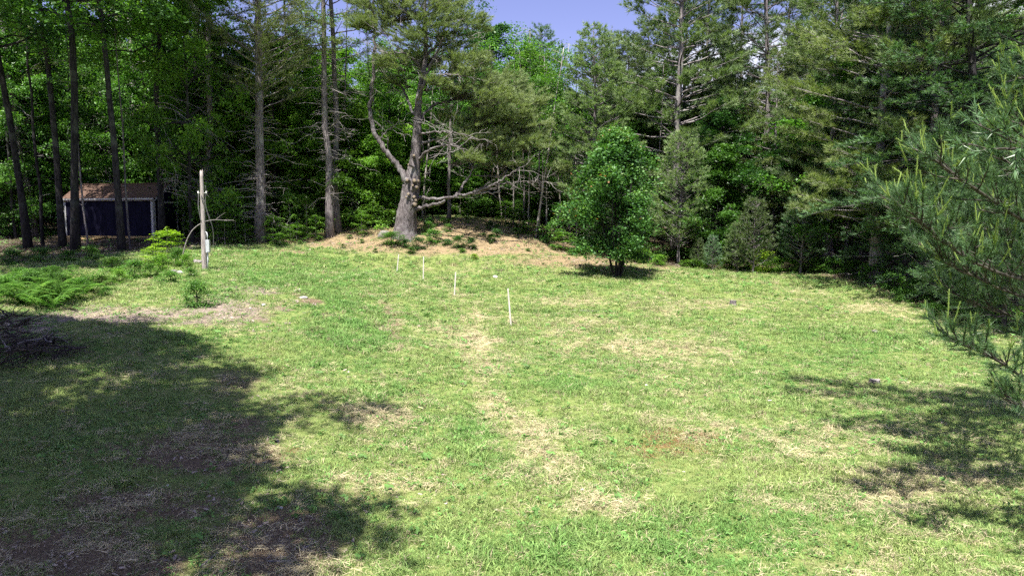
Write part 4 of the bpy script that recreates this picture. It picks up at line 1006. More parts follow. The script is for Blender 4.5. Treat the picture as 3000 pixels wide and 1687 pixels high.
    for (x, y, rx, ry) in pads:
        side = (x - 560) / 400.0
        dd = rng.uniform(-1.8, 1.4)
        c = z2(x, y, dd); a_, b_ = rx * s_, ry * s_
        att = z2(x - np.sign(x - 560) * rx * .9, y + ry * .7 + 15, dd * .6)
        nb = int(17 * (rx * max(ry, 24)) / 4500) + 10
        tb = rng.normal(.5, .08)
        for _ in range(nb):
            v = unit(rng.normal(0, 1, 3)) * rng.random() ** .4
            tgt = c + v * np.array((a_, a_ * .85, b_)); tgt[2] += .12 * a_ * (1 - (v[0] ** 2 + v[1] ** 2)) * .4
            st = att + (tgt - att) * rng.uniform(.25, .6) + rng.normal(0, .08, 3); st[2] -= .08
            TW.tube(np.array([att, (att + st) / 2 + (0, 0, -.03), st, tgt]), [.016, .013, .009, .004], 3, False)
            d = unit(tgt - st); L_ = np.linalg.norm(tgt - st)
            for q in range(3):
                dd2 = unit(d + rng.normal(0, .55, 3) * np.array((1, 1, .45))); sl = rng.uniform(.25, .6)
                s0 = tgt - d * L_ * rng.uniform(0, .45); e1 = s0 + dd2 * sl
                TW.tube([s0, e1], [.006, .003], 3, False)
                mm = 5; f = np.linspace(.2, 1.05, mm)[:, None]
                P.append(s0 + (e1 - s0) * f); D.append(np.repeat(dd2[None], mm, 0)); T.append(np.clip(tb + rng.normal(0, .16, mm), 0, 1))
    needles(C, rng, np.concatenate(P), np.concatenate(D), 15, .23, .015, .5, .42, np.concatenate(T))
    cr = part('crown', C.mesh('old_crown', M['needles_old'], False), e)
    part('twigs', TW.mesh('old_twigs', M['twig_bark']), cr)
old_pine()

# ================================================================== THE SMALL MAPLE
def maple():
    x, y, z = G(1806, 812)
    e = empty('maple_tree', (x, y, z), 2.4, (1.0, 1.0, 1.0)); setp(e, 'small dense maple with reddish leaf tips standing alone on the lawn', 'tree')
    rng = np.random.default_rng(61); W = MB()
    # several stems from one foot
    for i in range(7):
        a = i * 2 * PI / 7 + rng.normal(0, .2)
        d = unit((math.cos(a) * .22, math.sin(a) * .22, 1)); p = curve((math.cos(a) * .1, math.sin(a) * .1, -.2), d, rng.uniform(3, 4.6), 8, rng, .06)
        W.tube(p, np.linspace(.055, .015, 8), 6, False)
    part('trunk', K['maple'][0], e); part('crown', K['maple'][1], e)
    part('stem', W.mesh('maple_stems', M['dark_bark']), e)
maple()

# ================================================================== THE NEAR PINE AT THE RIGHT
def near_pine():
    rng = np.random.default_rng(17)
    bx, by = 9.0, 9.6; bz = tz(bx, by); org = np.array((bx, by, bz))
    e = empty('near_pine_tree', (bx, by, bz)); setp(e, 'near pine with lime green candles reaching in at the right border', 'tree')
    W = MB(); C = MB(); CA = MB()
    zs = np.linspace(-.3, 11, 14); W.tube(np.c_[np.cumsum(rng.normal(0, .02, 14)), np.cumsum(rng.normal(0, .02, 14)), zs], np.linspace(.2, .02, 14), 10, jit=.04, rng=rng)
    P = []; D = []; T = []; P2 = []; D2 = []
    def twig(p, d, l, candle, dens=1.):
        pts = curve(p, d, l, 5, rng, .10, .12)
        W.tube(pts, np.linspace(.0075, .0042, 5), 4, False)
        n = int(l * 560 * dens)
        s = rng.uniform(.15, 1.02, n); q = np.stack([np.interp(s * 4, np.arange(5), pts[:, c]) for c in range(3)], 1)
        if dens < 1:
            P2.append(q); D2.append(np.repeat(unit(pts[-1] - pts[0])[None], n, 0)); return
        P.append(q); D.append(np.repeat(unit(pts[-1] - pts[0])[None], n, 0)); T.append(np.clip(rng.normal(.45, .16, n) + .2 * (s - .5), 0, 1))
        if candle:
            for c in range(rng.integers(1, 4)):
                dd = unit(d * (.9 if c else .55) + np.array((0, 0, 1.0 if c == 0 else .6)) + rng.normal(0, .35, 3))
                cl = rng.uniform(.05, .13) if c else rng.uniform(.08, .28)
                p2 = curve(pts[-1], dd, cl, 5, rng, .06, .15)
                CA.tube(p2, np.linspace(.0065, .0045, 5), 5, True)
                m_ = int(cl * 420); f = rng.uniform(.05, 1, m_); qq = np.stack([np.interp(f * 4, np.arange(5), p2[:, c_]) for c_ in range(3)], 1)
                needles(CA, rng, qq, np.repeat(dd[None], m_, 0), 1, .028, .0045, .45, .1, rng.uniform(0, 1, m_))
    def bough(pts, r0, n, tl, candle=.5, dens=1., upb=.25):
        pts = np.array(pts); t = np.linspace(0, len(pts) - 1, 14); q = np.stack([np.interp(t, np.arange(len(pts)), pts[:, c]) for c in range(3)], 1)
        for _ in range(2): q[1:-1] = (q[:-2] + 2 * q[1:-1] + q[2:]) / 4
        W.tube(q, np.linspace(r0, .008, 14), 6, False)
        n = int(n * 1.35); candle = candle * .62
        for i in range(n):
            s = (i + rng.random()) / n * .92 + .08; k = s * 13
            p = np.array([np.interp(k, np.arange(14), q[:, c]) for c in range(3)]); i0 = int(min(k, 12)); ax = unit(q[i0 + 1] - q[i0])
            sd = unit(np.cross(ax, (0, 0, 1))) * rng.choice((-1, 1))
            d = unit(ax * rng.uniform(.6, 1.1) + sd * rng.uniform(.2, .9) + np.array((0, 0, rng.normal(upb, .25))))
            l = tl * rng.uniform(.6, 1.25) * (1.2 - .5 * s)
            b = curve(p, d, l, 4, rng, .1, .1); W.tube(b, np.linspace(.010, .006, 4), 4, False)
            twig(b[-1], unit(b[-1] - b[-2]), rng.uniform(.14, .26), rng.random() < candle, dens)
            for _ in range(2):
                j = rng.integers(1, 4); twig(b[j], unit(d + rng.normal(0, .55, 3)), rng.uniform(.12, .24), rng.random() < candle * .55, dens)
        twig(q[-1], unit(q[-1] - q[-2]), .2, candle > 0, dens)
    def b3(L_): return [at(a + 55, b, c) - org for a, b, c in L_]
    for L_, r, n, tl, ca in (
        ([(3150, 760, 9.2), (3000, 674, 8.7), (2917, 636, 8.5), (2826, 567, 8.3), (2750, 520, 8.1), (2692, 474, 8.0)], .022, 30, .38, .75),
        ([(3150, 840, 9.0), (2960, 830, 8.6), (2830, 790, 8.3), (2735, 731, 8.1), (2678, 689, 8.0), (2644, 643, 7.9), (2585, 606, 7.8)], .022, 34, .36, .65),
        ([(3150, 1250, 8.6), (3000, 1160, 8.2), (2925, 1091, 7.9), (2864, 1053, 7.7), (2800, 1022, 7.5), (2735, 1000, 7.4)], .020, 22, .27, .4),
        ([(3180, 480, 9.1), (3060, 420, 8.8), (2980, 380, 8.5), (2915, 345, 8.3)], .016, 12, .26, .9),
        ([(3180, 330, 9.2), (3060, 270, 8.9), (2990, 245, 8.7), (2940, 228, 8.6)], .015, 8, .22, .9),
        ([(3200, 560, 9.4), (3050, 540, 9.0), (2940, 500, 8.8), (2860, 455, 8.7)], .018, 20, .34, .7),
        ([(3200, 950, 9.6), (3050, 900, 9.3), (2900, 860, 9.0), (2780, 800, 8.9), (2690, 760, 8.8)], .020, 34, .40, .12),
        ([(3200, 900, 10.2), (3050, 830, 9.9), (2900, 760, 9.6), (2800, 700, 9.5), (2720, 640, 9.4)], .020, 34, .42, .25),
        ([(3200, 1000, 10.6), (3050, 960, 10.2), (2920, 930, 10.), (2820, 900, 9.8), (2740, 860, 9.7)], .018, 30, .40, .05),
        ([(3200, 700, 10.4), (3060, 650, 10.1), (2950, 620, 9.9), (2850, 590, 9.7)], .018, 26, .40, .3),
        ([(3180, 1330, 8.4), (3050, 1240, 8.0), (2960, 1200, 7.8), (2890, 1170, 7.7)], .014, 12, .24, .05),
        ([(3150, 800, 11.), (3000, 740, 10.8), (2880, 690, 10.6), (2770, 650, 10.5), (2690, 600, 10.4)], .018, 34, .42, .1),
        ([(3150, 900, 11.2), (3000, 860, 11.), (2880, 830, 10.8), (2780, 780, 10.7), (2700, 740, 10.6)], .018, 34, .42, .05),
        ([(3150, 640, 11.), (3050, 580, 10.8), (2960, 540, 10.6), (2890, 500, 10.5)], .018, 26, .40, .2),
        ([(3180, 1080, 9.6), (3060, 1020, 9.3), (2960, 985, 9.1)], .014, 14, .30, .2),
        ([(3200, 620, 8.4), (3100, 560, 8.2), (3020, 520, 8.1), (2965, 470, 8.0)], .014, 12, .28, .8)):
        bough(b3(L_), r, n, tl, ca)
    for i in range(26):        # the rest of the tree, mostly out of the picture
        z = rng.uniform(7.6, 10.6); az = rng.uniform(0, 2 * PI); l = 3.3 * (1 - (z - 2) / 11) + .4
        o = np.array((math.cos(az), math.sin(az), .25))
        bough([np.array((0, 0, z)) + o * l * f for f in (.02, .3, .6, 1.)], .03, 14, .42, .1, .35)
    for i in range(4):        # low boughs reaching towards the viewer beside the picture
        j_ = rng.normal(0, .35, 3)
        bough([np.array(p_) + j_ * f for p_, f in (((0, 0, 4.4), 0), ((-1.5, -1.2, 4.8), .5), ((-3, -2.5, 5.0), 1), ((-4.2, -3.6, 5.1), 1.3))], .03, 22, .45, .1, .45)
    for i in range(14):        # boughs above the picture that shade the lawn
        z = rng.uniform(7.6, 10.2); az = rng.uniform(2.4, 3.55); l = 4.6
        o = np.array((math.cos(az), math.sin(az), .12))
        bough([np.array((0, 0, z)) + o * l * f for f in (.02, .3, .6, 1.)], .03, 24, .5, .1, .45)
    for i in range(14):
        z = rng.uniform(.8, 4.); az = rng.uniform(-1.2, 1.9); l = 2.4
        o = np.array((math.cos(az), math.sin(az), .15))
        bough([np.array((0, 0, z)) + o * l * f for f in (.02, .3, .6, 1.)], .03, 16, .42, .1, .35)
    P = np.concatenate(P); D = np.concatenate(D); T = np.concatenate(T)
    needles(C, rng, P, D, 1, .10, .0042, .44, .05, T)
    P2 = np.concatenate(P2); needles(C, rng, P2, np.concatenate(D2), 1, .11, .0105, .5, .05, rng.uniform(.2, .7, len(P2)))
    part('trunk', W.mesh('near_trunk', M['twig_bark']), e)
    c = part('crown', C.mesh('near_needles', M['needles_near'], False), e)
    part('candles', CA.mesh('near_candles', M['candle'], False), c)
M['needles_near'] = leaf_mat('needles_near', [(.040, .098, .042), (.100, .188, .082), (.185, .280, .125)], trans=.18, rough=.38, var=.02, spec=.5)
near_pine()

# ================================================================== THE SHED
M['navy'] = plain_mat('navy_siding', (.005, .005, .015), (.012, .011, .030), 3, .85, .05, stretch=(1, 1, .3), spec=.08)
M['white_trim'] = plain_mat('white_trim', (.34, .34, .35), (.46, .46, .47), 6, .6, .05)
M['shingle'] = plain_mat('shingle', (.072, .043, .032), (.155, .095, .07), 22, .95, .3)
M['lumber'] = plain_mat('lumber', (.30, .20, .085), (.45, .32, .15), 5, .8, .1, stretch=(1, 6, 6))
def shed():
    rng = np.random.default_rng(3)
    c0 = at(193, 692, 39.3); c1 = at(452, 692, 38.0)
    fx = unit((c1 - c0) * np.array((1, 1, 0))); fy = np.array((-fx[1], fx[0], 0)); Wd = float(np.linalg.norm((c1 - c0)[:2])); Dp = 2.35
    zf = float(c1[2]); H = 1.92; RH = .80
    gz = tz(float(c1[0]), float(c1[1]))
    org = np.array((c0[0], c0[1], min(gz, zf - .3)))
    e = empty('shed', org, math.atan2(fx[1], fx[0])); setp(e, 'dark navy shed with brown shingle roof raised on lumber among the trees', 'shed')
    f0 = zf - org[2]
    def bx(name, c, s, m, par=e, R=None, label=None):
        mb = MB(); mb.box(c, s, R); return part(name, mb.mesh(name, M[m], False), par, label)
    # siding boards with grooves
    w = bx('wall', (Wd / 2, Dp / 2, f0 + H / 2), (Wd - .02, Dp - .02, H), 'navy', label='navy panelled walls')
    nb = 16
    for i in range(nb): bx('siding_board', (Wd * (i + .5) / nb, -.004, f0 + H / 2), (Wd / nb - .012, .018, H - .02), 'navy', w)
    for i in range(8): bx('siding_board', (Wd + .002, Dp * (i + .5) / 8, f0 + H / 2), (.018, Dp / 8 - .012, H - .02), 'navy', w)
    # gables
    for xx in (.01, Wd - .01):
        mb = MB(); t = .02
        mb.add([(xx - t, 0, f0 + H), (xx - t, Dp, f0 + H), (xx - t, Dp / 2, f0 + H + RH), (xx + t, 0, f0 + H), (xx + t, Dp, f0 + H), (xx + t, Dp / 2, f0 + H + RH)], [(0, 1, 4, 3), (1, 2, 5, 4), (2, 0, 3, 5)], [(0, 2, 1), (3, 4, 5)])
        part('gable', mb.mesh('gable', M['navy'], False), w)
    # roof: courses of shingles on both slopes
    sl = math.hypot(Dp / 2, RH) + .22; ang = math.atan2(RH, Dp / 2)
    r = None
    for sgn in (1, -1):
        mid_y = Dp / 2 - sgn * (Dp / 2 + .09) / 2 - sgn * .0; mid_z = f0 + H + RH / 2 - .02
        R = np.array(Matrix.Rotation(sgn * ang, 3, 'X'))
        p = bx('roof' if sgn > 0 else 'roof_slope', (Wd / 2, mid_y, mid_z), (Wd + .3, sl, .05), 'shingle', e if sgn > 0 else r, R)
        if sgn > 0: r = p
        for i in range(11):
            off = np.array((0, (-.5 + (i + .5) / 11) * sl * sgn, .033)); cc = np.array((Wd / 2, mid_y, mid_z)) + R @ off
            R2 = np.array(Matrix.Rotation(sgn * (ang - .05), 3, 'X'))
            bx('shingle_course', cc, (Wd + .32, sl / 11 + .02, .018), 'shingle', r, R2)
    bx('ridge_cap', (Wd / 2, Dp / 2, f0 + H + RH + .035), (Wd + .32, .2, .03), 'shingle', r)
    # white trim
    bx('eave_board', (Wd / 2, -.135, f0 + H - .02), (Wd + .34, .03, .12), 'white_trim')
    for (x, y, sx, sy) in ((Wd - .055, -.018, .13, .025), (.055, -.018, .13, .025), (Wd + .018, .07, .025, .13), (Wd + .018, Dp - .07, .025, .13)):
        bx('corner_board', (x, y, f0 + H / 2 - .02), (sx, sy, H - .05), 'white_trim')
    d = bx('door', (Wd + .022, Dp / 2 + .1, f0 + .86), (.03, .9, 1.7), 'navy')
    for y in (Dp / 2 - .40, Dp / 2 + .60): bx('door_frame', (Wd + .034, y, f0 + .87), (.03, .09, 1.74), 'white_trim', d)
    bx('door_frame', (Wd + .034, Dp / 2 + .1, f0 + 1.76), (.03, 1.10, .09), 'white_trim', d)
    for s_ in (1, -1):       # sloping white boards along the gable end
        R = np.array(Matrix.Rotation(s_ * ang, 3, 'X')); bx('gable_board', (Wd + .155, Dp / 2 - s_ * (Dp / 4 + .05), f0 + H + RH / 2 - .06), (.025, sl, .12), 'white_trim', e, R)
    # lumber base
    for y in (-.03, Dp / 2, Dp): bx('floor_beam', (Wd / 2, y, f0 - .07), (Wd + .05, .05, .13), 'lumber')
    for i in range(5):
        for y in (-.03, Dp): bx('floor_post', (.15 + (Wd - .3) * i / 4, y, f0 - .45), (.1, .1, .66), 'lumber')
    bx('ramp', (1.9, -.55, f0 - .10), (1.7, 1.0, .05), 'lumber', e, np.array(Matrix.Rotation(.10, 3, 'X')))
    for xx in (1.15, 2.65): bx('ramp_post', (xx, -.95, f0 - .42), (.09, .09, .55), 'lumber')
shed()

# ================================================================== THE OLD POLE
M['pole_wood'] = bark_mat('pole_wood', (.30, .265, .25), (.54, .49, .465), sc=(22, 22, 1.2), bump=.5, lichen=(.34, .31, .295), var=.02)
M['grey_box'] = plain_mat('grey_box', (.42, .45, .47), (.52, .55, .57), 5, .45, .05, .2)
M['cable'] = plain_mat('cable', (.10, .10, .10), (.18, .18, .18), 5, .6, .05)
M['porcelain'] = plain_mat('porcelain', (.65, .65, .62), (.78, .78, .75), 5, .25, 0)
def pole():
    rng = np.random.default_rng(8); d = 26.
    x, y, z = G(600, 792); d = y; org = np.array((x, y, z))
    e = empty('utility_pole', (x, y, z)); setp(e, 'short weathered wooden pole with grey box and loose wires by the lawn edge', 'utility pole')
    q = lambda a, b, o=0.: at(450 * 0 + a / 3.22, 450 + b / 3.22, d + o) - org
    s_ = d / F / 3.22
    mb = MB(); pts = [q(1932, 1102), q(1922, 800), q(1915, 600), q(1908, 400), q(1900, 165)]; pts[0][2] = -.3
    t = np.linspace(0, 4, 17); P = np.stack([np.interp(t, np.arange(5), np.array(pts)[:, c]) for c in range(3)], 1)
    mb.tube(P, np.linspace(26, 15, 17) * s_, 14, jit=.05, rng=rng)
    for (a, b, h_) in ((1888, 1898, 14), (1897, 1906, 5), (1904, 1913, 20)):
        mb.add([q(a, 172, -.04), q(b, 172, -.04), q((a + b) / 2, 165 - h_, -.01), q((a + b) / 2, 172, .05)], None, [(0, 1, 2), (1, 3, 2), (3, 0, 2)])
    part('post', mb.mesh('post', M['pole_wood']), e)
    mb = MB(); mb.box(q(1962, 872, -.14), (28 * s_, .16, 120 * s_)); bxo = part('meter_box', mb.mesh('meter_box', M['grey_box'], False), e)
    mb = MB(); mb.box(q(1962, 872, -.225), (22 * s_, .012, 108 * s_)); part('box_lid', mb.mesh('box_lid', M['grey_box'], False), bxo)
    mb = MB(); c = [q(1961, 930, -.12), q(1960, 1010, -.12), q(1960, 1115, -.12)]; mb.tube(c, 6.5 * s_, 8); part('conduit', mb.mesh('conduit', M['grey_box']), e)
    mb = MB(); c = [q(1957, 815, -.12), q(1956, 775, -.12), q(1950, 745, -.11), q(1938, 738, -.06)]; mb.tube(c, 4.5 * s_, 8); part('conduit', mb.mesh('conduit', M['grey_box']), e)
    for (a, b) in ((1870, 368), (1947, 366)):
        mb = MB(); p = q(a, b, -.05)
        mb.tube([p + (0, 0, -.05), p + (0, 0, -.02), p, p + (0, 0, .03), p + (0, 0, .05)], [.018, .032, .022, .032, .012], 10)
        n = q(1905 + (a - 1905) * .3, b + 10); mb.tube([p, (p + n) / 2, n], .009, 5); part('insulator', mb.mesh('insulator', M['porcelain']), e)
    def cable(L_, r=.008):
        p = np.array([q(*c) for c in L_]); t = np.linspace(0, len(p) - 1, len(p) * 4); w_ = np.stack([np.interp(t, np.arange(len(p)), p[:, c]) for c in range(3)], 1)
        for _ in range(3): w_[1:-1] = (w_[:-2] + 2 * w_[1:-1] + w_[2:]) / 4
        mb = MB(); mb.tube(w_, r, 5); part('cable', mb.mesh('cable', M['cable']), e)
    cable([(1872, 375, -.06), (1874, 420, -.08), (1868, 480, -.1), (1878, 540, -.12), (1888, 600, -.1), (1898, 640, -.1)], .014)
    cable([(1903, 390, -.1), (1895, 430, -.12), (1915, 440, -.12)], .016)
    cable([(1945, 370, -.06), (1938, 430, -.1), (1942, 500, -.1), (1965, 570, -.1), (1990, 640, -.1), (2008, 710, -.1), (2016, 790, -.1), (2012, 870, -.1), (1995, 950, -.1), (1970, 1010, -.1), (1952, 1060, -.1)], .007)
    cable([(1935, 300, -.08), (1947, 360, -.09), (1955, 390, -.1), (1968, 410, -.1)], .006)
    cable([(1930, 440, -.1), (1945, 530, -.1), (1968, 600, -.11), (1988, 660, -.1)], .006)
    # bent bare sapling beside it
    rt = G(533, 780); o2 = np.array(rt); e2 = empty('bent_sapling', rt); setp(e2, 'bare sapling bent into an arch in front of the wooden pole', 'sapling')
    q2 = lambda a, b, o=0.: at(a / 3.22, 450 + b / 3.22, rt[1] + o) - o2
    def arm(name, L_, r):
        p = np.array([q2(*c) for c in L_]); t = np.linspace(0, len(p) - 1, len(p) * 4); w_ = np.stack([np.interp(t, np.arange(len(p)), p[:, c]) for c in range(3)], 1)
        for _ in range(3): w_[1:-1] = (w_[:-2] + 2 * w_[1:-1] + w_[2:]) / 4
        mb = MB(); mb.tube(w_, np.linspace(r, r * .25, len(w_)), 6); part(name, mb.mesh(name, M['dead_wood']), e2)
    arm('stem', [(1715, 1070), (1722, 980), (1738, 890), (1768, 800), (1810, 725), (1860, 680), (1910, 650), (1960, 633), (2020, 624), (2090, 626), (2150, 634), (2205, 626)], .024)
    arm('twig', [(2030, 625), (2065, 598), (2100, 572), (2130, 555)], .009)
    arm('twig', [(2110, 628), (2150, 622), (2190, 630), (2225, 640)], .007)
    arm('twig', [(1738, 890), (1728, 950), (1700, 1010), (1690, 1060)], .007)
pole()

# ================================================================== STAKES
M['stake'] = plain_mat('stake_wood', (.42, .39, .36), (.66, .62, .58), 9, .85, .2, stretch=(4, 4, .6))
for (tx, ty, bx_, by_, lab) in ((1488, 845, 1497, 955, 'nearest wooden stake, tallest of the four on the lawn'), (1335, 797, 1331, 868, 'second nearest wooden stake on the lawn'),
                          (1241, 752, 1240, 822, 'third nearest wooden stake on the lawn'), (1168, 745, 1163, 796, 'farthest wooden stake, in line with the old pine')):
    x, y, z = G(bx_, by_); top = at(tx, ty, y); h = top[2] - z
    mb = MB(); w = .022; Vs = []
    for (zz, f) in ((-.25, .3), (0, 1), (h * .5, 1), (h - .03, 1), (h, .8)):
        t = zz / h; cx = (top[0] - x) * t
        Vs += [(cx - w * f, -w * f * .7, zz), (cx + w * f, -w * f * .7, zz), (cx + w * f, w * f * .7, zz), (cx - w * f, w * f * .7, zz)]
    Q = [(4 * i + j, 4 * i + (j + 1) % 4, 4 * i + 4 + (j + 1) % 4, 4 * i + 4 + j) for i in range(4) for j in range(4)] + [(16, 17, 18, 19)]
    mb.add(Vs, Q); o = part('stake', mb.mesh('stake', M['stake'], False)); o.location = (x, y, z); setp(o, lab, 'stake', 'wooden stakes across the lawn')

# ================================================================== STONES, STUMPS, LOGS
M['stone'] = plain_mat('stone', (.26, .25, .24), (.46, .44, .42), 9, .85, .5)
M['stone_dark'] = plain_mat('stone_dark', (.12, .11, .10), (.26, .24, .22), 9, .85, .5)
M['stone_pale'] = plain_mat('stone_pale', (.50, .47, .43), (.70, .67, .62), 9, .85, .4)
def rock_mesh(seed, sx, sy, sz, m, nseg=14):
    rng = np.random.default_rng(seed); mb = MB(); u = np.linspace(0, PI, nseg // 2 + 1); v = np.arange(nseg) * 2 * PI / nseg
    pl = unit(rng.normal(0, 1, (7, 3))); of = rng.uniform(.62, .92, 7)
    V = []
    for a in u:
        for b in v:
            p = np.array((math.sin(a) * math.cos(b), math.sin(a) * math.sin(b), math.cos(a)))
            for n_, o_ in zip(pl, of):
                dd = p @ n_
                if dd > o_: p = p - n_ * (dd - o_) * .85
            V.append(p * (1 + rng.normal(0, .02)) * (sx, sy, sz))
    Q = [(i * nseg + j, i * nseg + (j + 1) % nseg, (i + 1) * nseg + (j + 1) % nseg, (i + 1) * nseg + j) for i in range(nseg // 2) for j in range(nseg)]
    mb.add(V, Q); return mb.mesh('rock', m, True)
def rock(name, px, py, wpx, asp, m, label, seed, hgt=.6, group=None):
    x, y, z = G(px, py); s = wpx * y / F / 2
    o = part(name, rock_mesh(seed, s, s * asp, s * hgt, M[m])); o.location = (x, y + s * .5, z + s * hgt * .45); o.rotation_euler = (0, 0, seed)
    setp(o, label, 'rock' if name != 'stump' else 'stump', group); return o
rock('boulder', 1124, 698, 50, .8, 'stone_dark', 'large grey boulder leaning on the mound beside the old pine', 1, .62)
rock('rock', 1451, 815, 22, .7, 'stone_pale', 'white rock in the grass right of the stakes', 2, .5)
rock('rock', 888, 876, 30, .7, 'stone', 'flat grey rock on the bare patch left of the stakes', 3, .35)
rock('rock', 770, 897, 16, .8, 'stone_pale', 'small cream rock above the shaded lawn', 4)
rock('rock', 733, 905, 10, .8, 'stone_pale', 'tiny pale rock beside the small cream rock', 5)
rock('rock', 526, 802, 26, .7, 'stone', 'pale rock in the weeds at the foot of the bent sapling', 6, .5)
rock('rock', 560, 806, 12, .7, 'stone_pale', 'little white rock between the bent sapling and the pole', 16, .6)
rock('rock', 505, 800, 28, .8, 'stone_dark', 'dark rock in the weeds left of the bent sapling', 7, .5)
rock('rock', 2960, 762, 44, .8, 'stone', 'grey rock glimpsed behind the near pine boughs', 8, .8)
rock('rock', 818, 1491, 20, .8, 'stone_pale', 'white pebble on the bare soil where the lower left shade ends', 9, .5)
rock('rock', 434, 1457, 15, .8, 'stone_pale', 'white pebble in the lower left shade', 10, .6)
rock('rock', 491, 1425, 12, .8, 'stone_pale', 'smaller white pebble behind the one in the lower left shade', 11, .6)
rock('rock', 1895, 1130, 12, .7, 'stone_pale', 'tiny pale rock on the brownish grass at the right', 12, .5)
rock('rock', 1312, 706, 22, .7, 'stone', 'flat grey rock among the shrubs on the mound', 13, .35)
def stump(px, py, wpx, label, seed, h=.14):
    x, y, z = G(px, py); r = wpx * y / F / 2; rng = np.random.default_rng(seed)
    e = empty('stump', (x, y, z)); setp(e, label, 'stump', 'low cut stumps on the lawn')
    mb = MB(); mb.tube([(0, 0, -.1), (0, 0, 0), (0, 0, h * .5), (.01, .0, h)], [r * 1.5, r * 1.3, r * 1.05, r], 14, False, jit=.06, rng=rng); part('bark', mb.mesh('stump_bark', M['pine_bark']), e)
    mb = MB(); th = np.arange(14) * 2 * PI / 14; mb.add(np.r_[np.c_[r * .99 * np.cos(th), r * .99 * np.sin(th), np.full(14, h + .003) + rng.normal(0, .006, 14)], [(0, 0, h + .008)]], None, [(i, (i + 1) % 14, 14) for i in range(14)]); part('cut_face', mb.mesh('stump_face', M['dead_wood']), e)
stump(2147, 893, 18, 'low cut stump farthest away on the right lawn', 1, .16)
stump(2562, 1125, 30, 'low pale cut stump nearest on the right lawn', 2, .10)
rock('stump', 2568, 975, 36, .7, 'stone_dark', 'rotten brown stump remains beneath the hemlock edge', 14, .3)
def log(px0, py0, px1, py1, r, m, label, name='log'):
    a = np.array(G(px0, py0)); b = np.array(G(px1, py1)); rng = np.random.default_rng(int(px0))
    mid = (a + b) / 2; n = 7; t = np.linspace(0, 1, n)[:, None]; p = a + (b - a) * t - mid + rng.normal(0, r * .25, (n, 3)); p[:, 2] += r * .7
    mb = MB(); mb.tube(p, np.linspace(r, r * .7, n), 7, jit=.05, rng=rng); o = part(name, mb.mesh(name, M[m])); o.location = mid; setp(o, label, name if name != 'stick' else 'stick')
log(570, 772, 592, 774, .09, 'dead_wood', 'bleached log end lying behind the wooden pole')
log(590, 1660, 640, 1620, .012, 'dead_wood', 'grey stick lying on the shaded soil at the bottom', 'stick')
log(780, 1650, 850, 1646, .010, 'dead_wood', 'thin straight stick on the bare soil at the bottom', 'stick')
log(880, 1612, 925, 1592, .009, 'dead_wood', 'thin slanting stick right of the straight stick', 'stick')
log(1545, 1405, 1568, 1382, .008, 'dead_wood', 'short grey twig in the middle of the sunlit grass', 'stick')
log(1100, 600, 1128, 640, .03, 'dead_wood', 'bleached branch leaning in the shade left of the old pine', 'stick')
log(1650, 910, 1760, 913, .02, 'dead_wood', 'long thin branch lying in the grass right of the nearest stake', 'stick')

for (a, b, c, d, r_, lab) in ((1255, 690, 1345, 668, .022, 'crooked dark stick on the mound right of the old pine'), (1400, 700, 1470, 712, .016, 'thin stick lying across the middle of the mound'),
                              (1510, 705, 1560, 690, .014, 'thin stick near the foot of the white birch'), (1010, 716, 1050, 706, .014, 'short stick left of the boulder'), (1220, 722, 1275, 716, .012, 'short stick among the shrubs below the old pine')):
    log(a, b, c, d, r_, 'dead_wood', lab, 'stick')

# ================================================================== BRUSH PILE
def brush():
    rng = np.random.default_rng(12); x, y, z = G(20, 1085); y += .9; x = at(-15, HZ, y)[0]; z = tz(x, y)
    e = empty('brush_pile', (x, y, z)); setp(e, 'heap of dark cut branches at the left border', 'brush pile')
    def st(l, r, pos, d):
        mb = MB(); p = curve(pos - d * l / 2, d, l, 7, rng, .13, 0, .05); mb.tube(p, np.linspace(r, r * .4, 7), 5, jit=.06, rng=rng)
        for _ in range(2):
            q = p[rng.integers(2, 6)]; p2 = curve(q, unit(d + rng.normal(0, .6, 3)), l * .3, 4, rng, .15); mb.tube(p2, np.linspace(r * .5, r * .2, 4), 4, False)
        return mb
    for i in range(90):
        a = rng.uniform(0, 2 * PI); rad = 1.0 * math.sqrt(rng.random()); h = max(.03, .98 * (1 - (rad / 1.05) ** 1.3)) * rng.random() ** .5
        pos = np.array((rad * math.cos(a), rad * .9 * math.sin(a), h)); az = a + PI / 2 + rng.normal(0, .8)
        d = unit((math.cos(az), math.sin(az), rng.normal(0, .22)))
        part('stick', st(rng.uniform(.5, 1.5), rng.uniform(.010, .026), pos, d).mesh('stick', M['brush' if i % 9 else 'dead_wood']), e)
    mb_all = MB()
    for i in range(340):
        a = rng.uniform(0, 2 * PI); rad = 1.5 * math.sqrt(rng.random()); h = max(.02, .9 * (1 - (rad / 1.05) ** 1.3)) * rng.random() ** .4
        pos = np.array((rad * math.cos(a), rad * math.sin(a), h)); az = rng.uniform(0, 2 * PI)
        d = unit((math.cos(az), math.sin(az), rng.normal(0, .18))); l = rng.uniform(.25, .8)
        p = curve(pos - d * l / 2, d, l, 4, rng, .15); mb_all.tube(p, np.linspace(.006, .0025, 4), 3, False)
    o = part('twigs', mb_all.mesh('brush_twigs', M['brush']), e); o['kind'] = 'stuff'
M['brush'] = bark_mat('brush_bark', (.045, .036, .034), (.12, .10, .095), bump=.3)
brush()

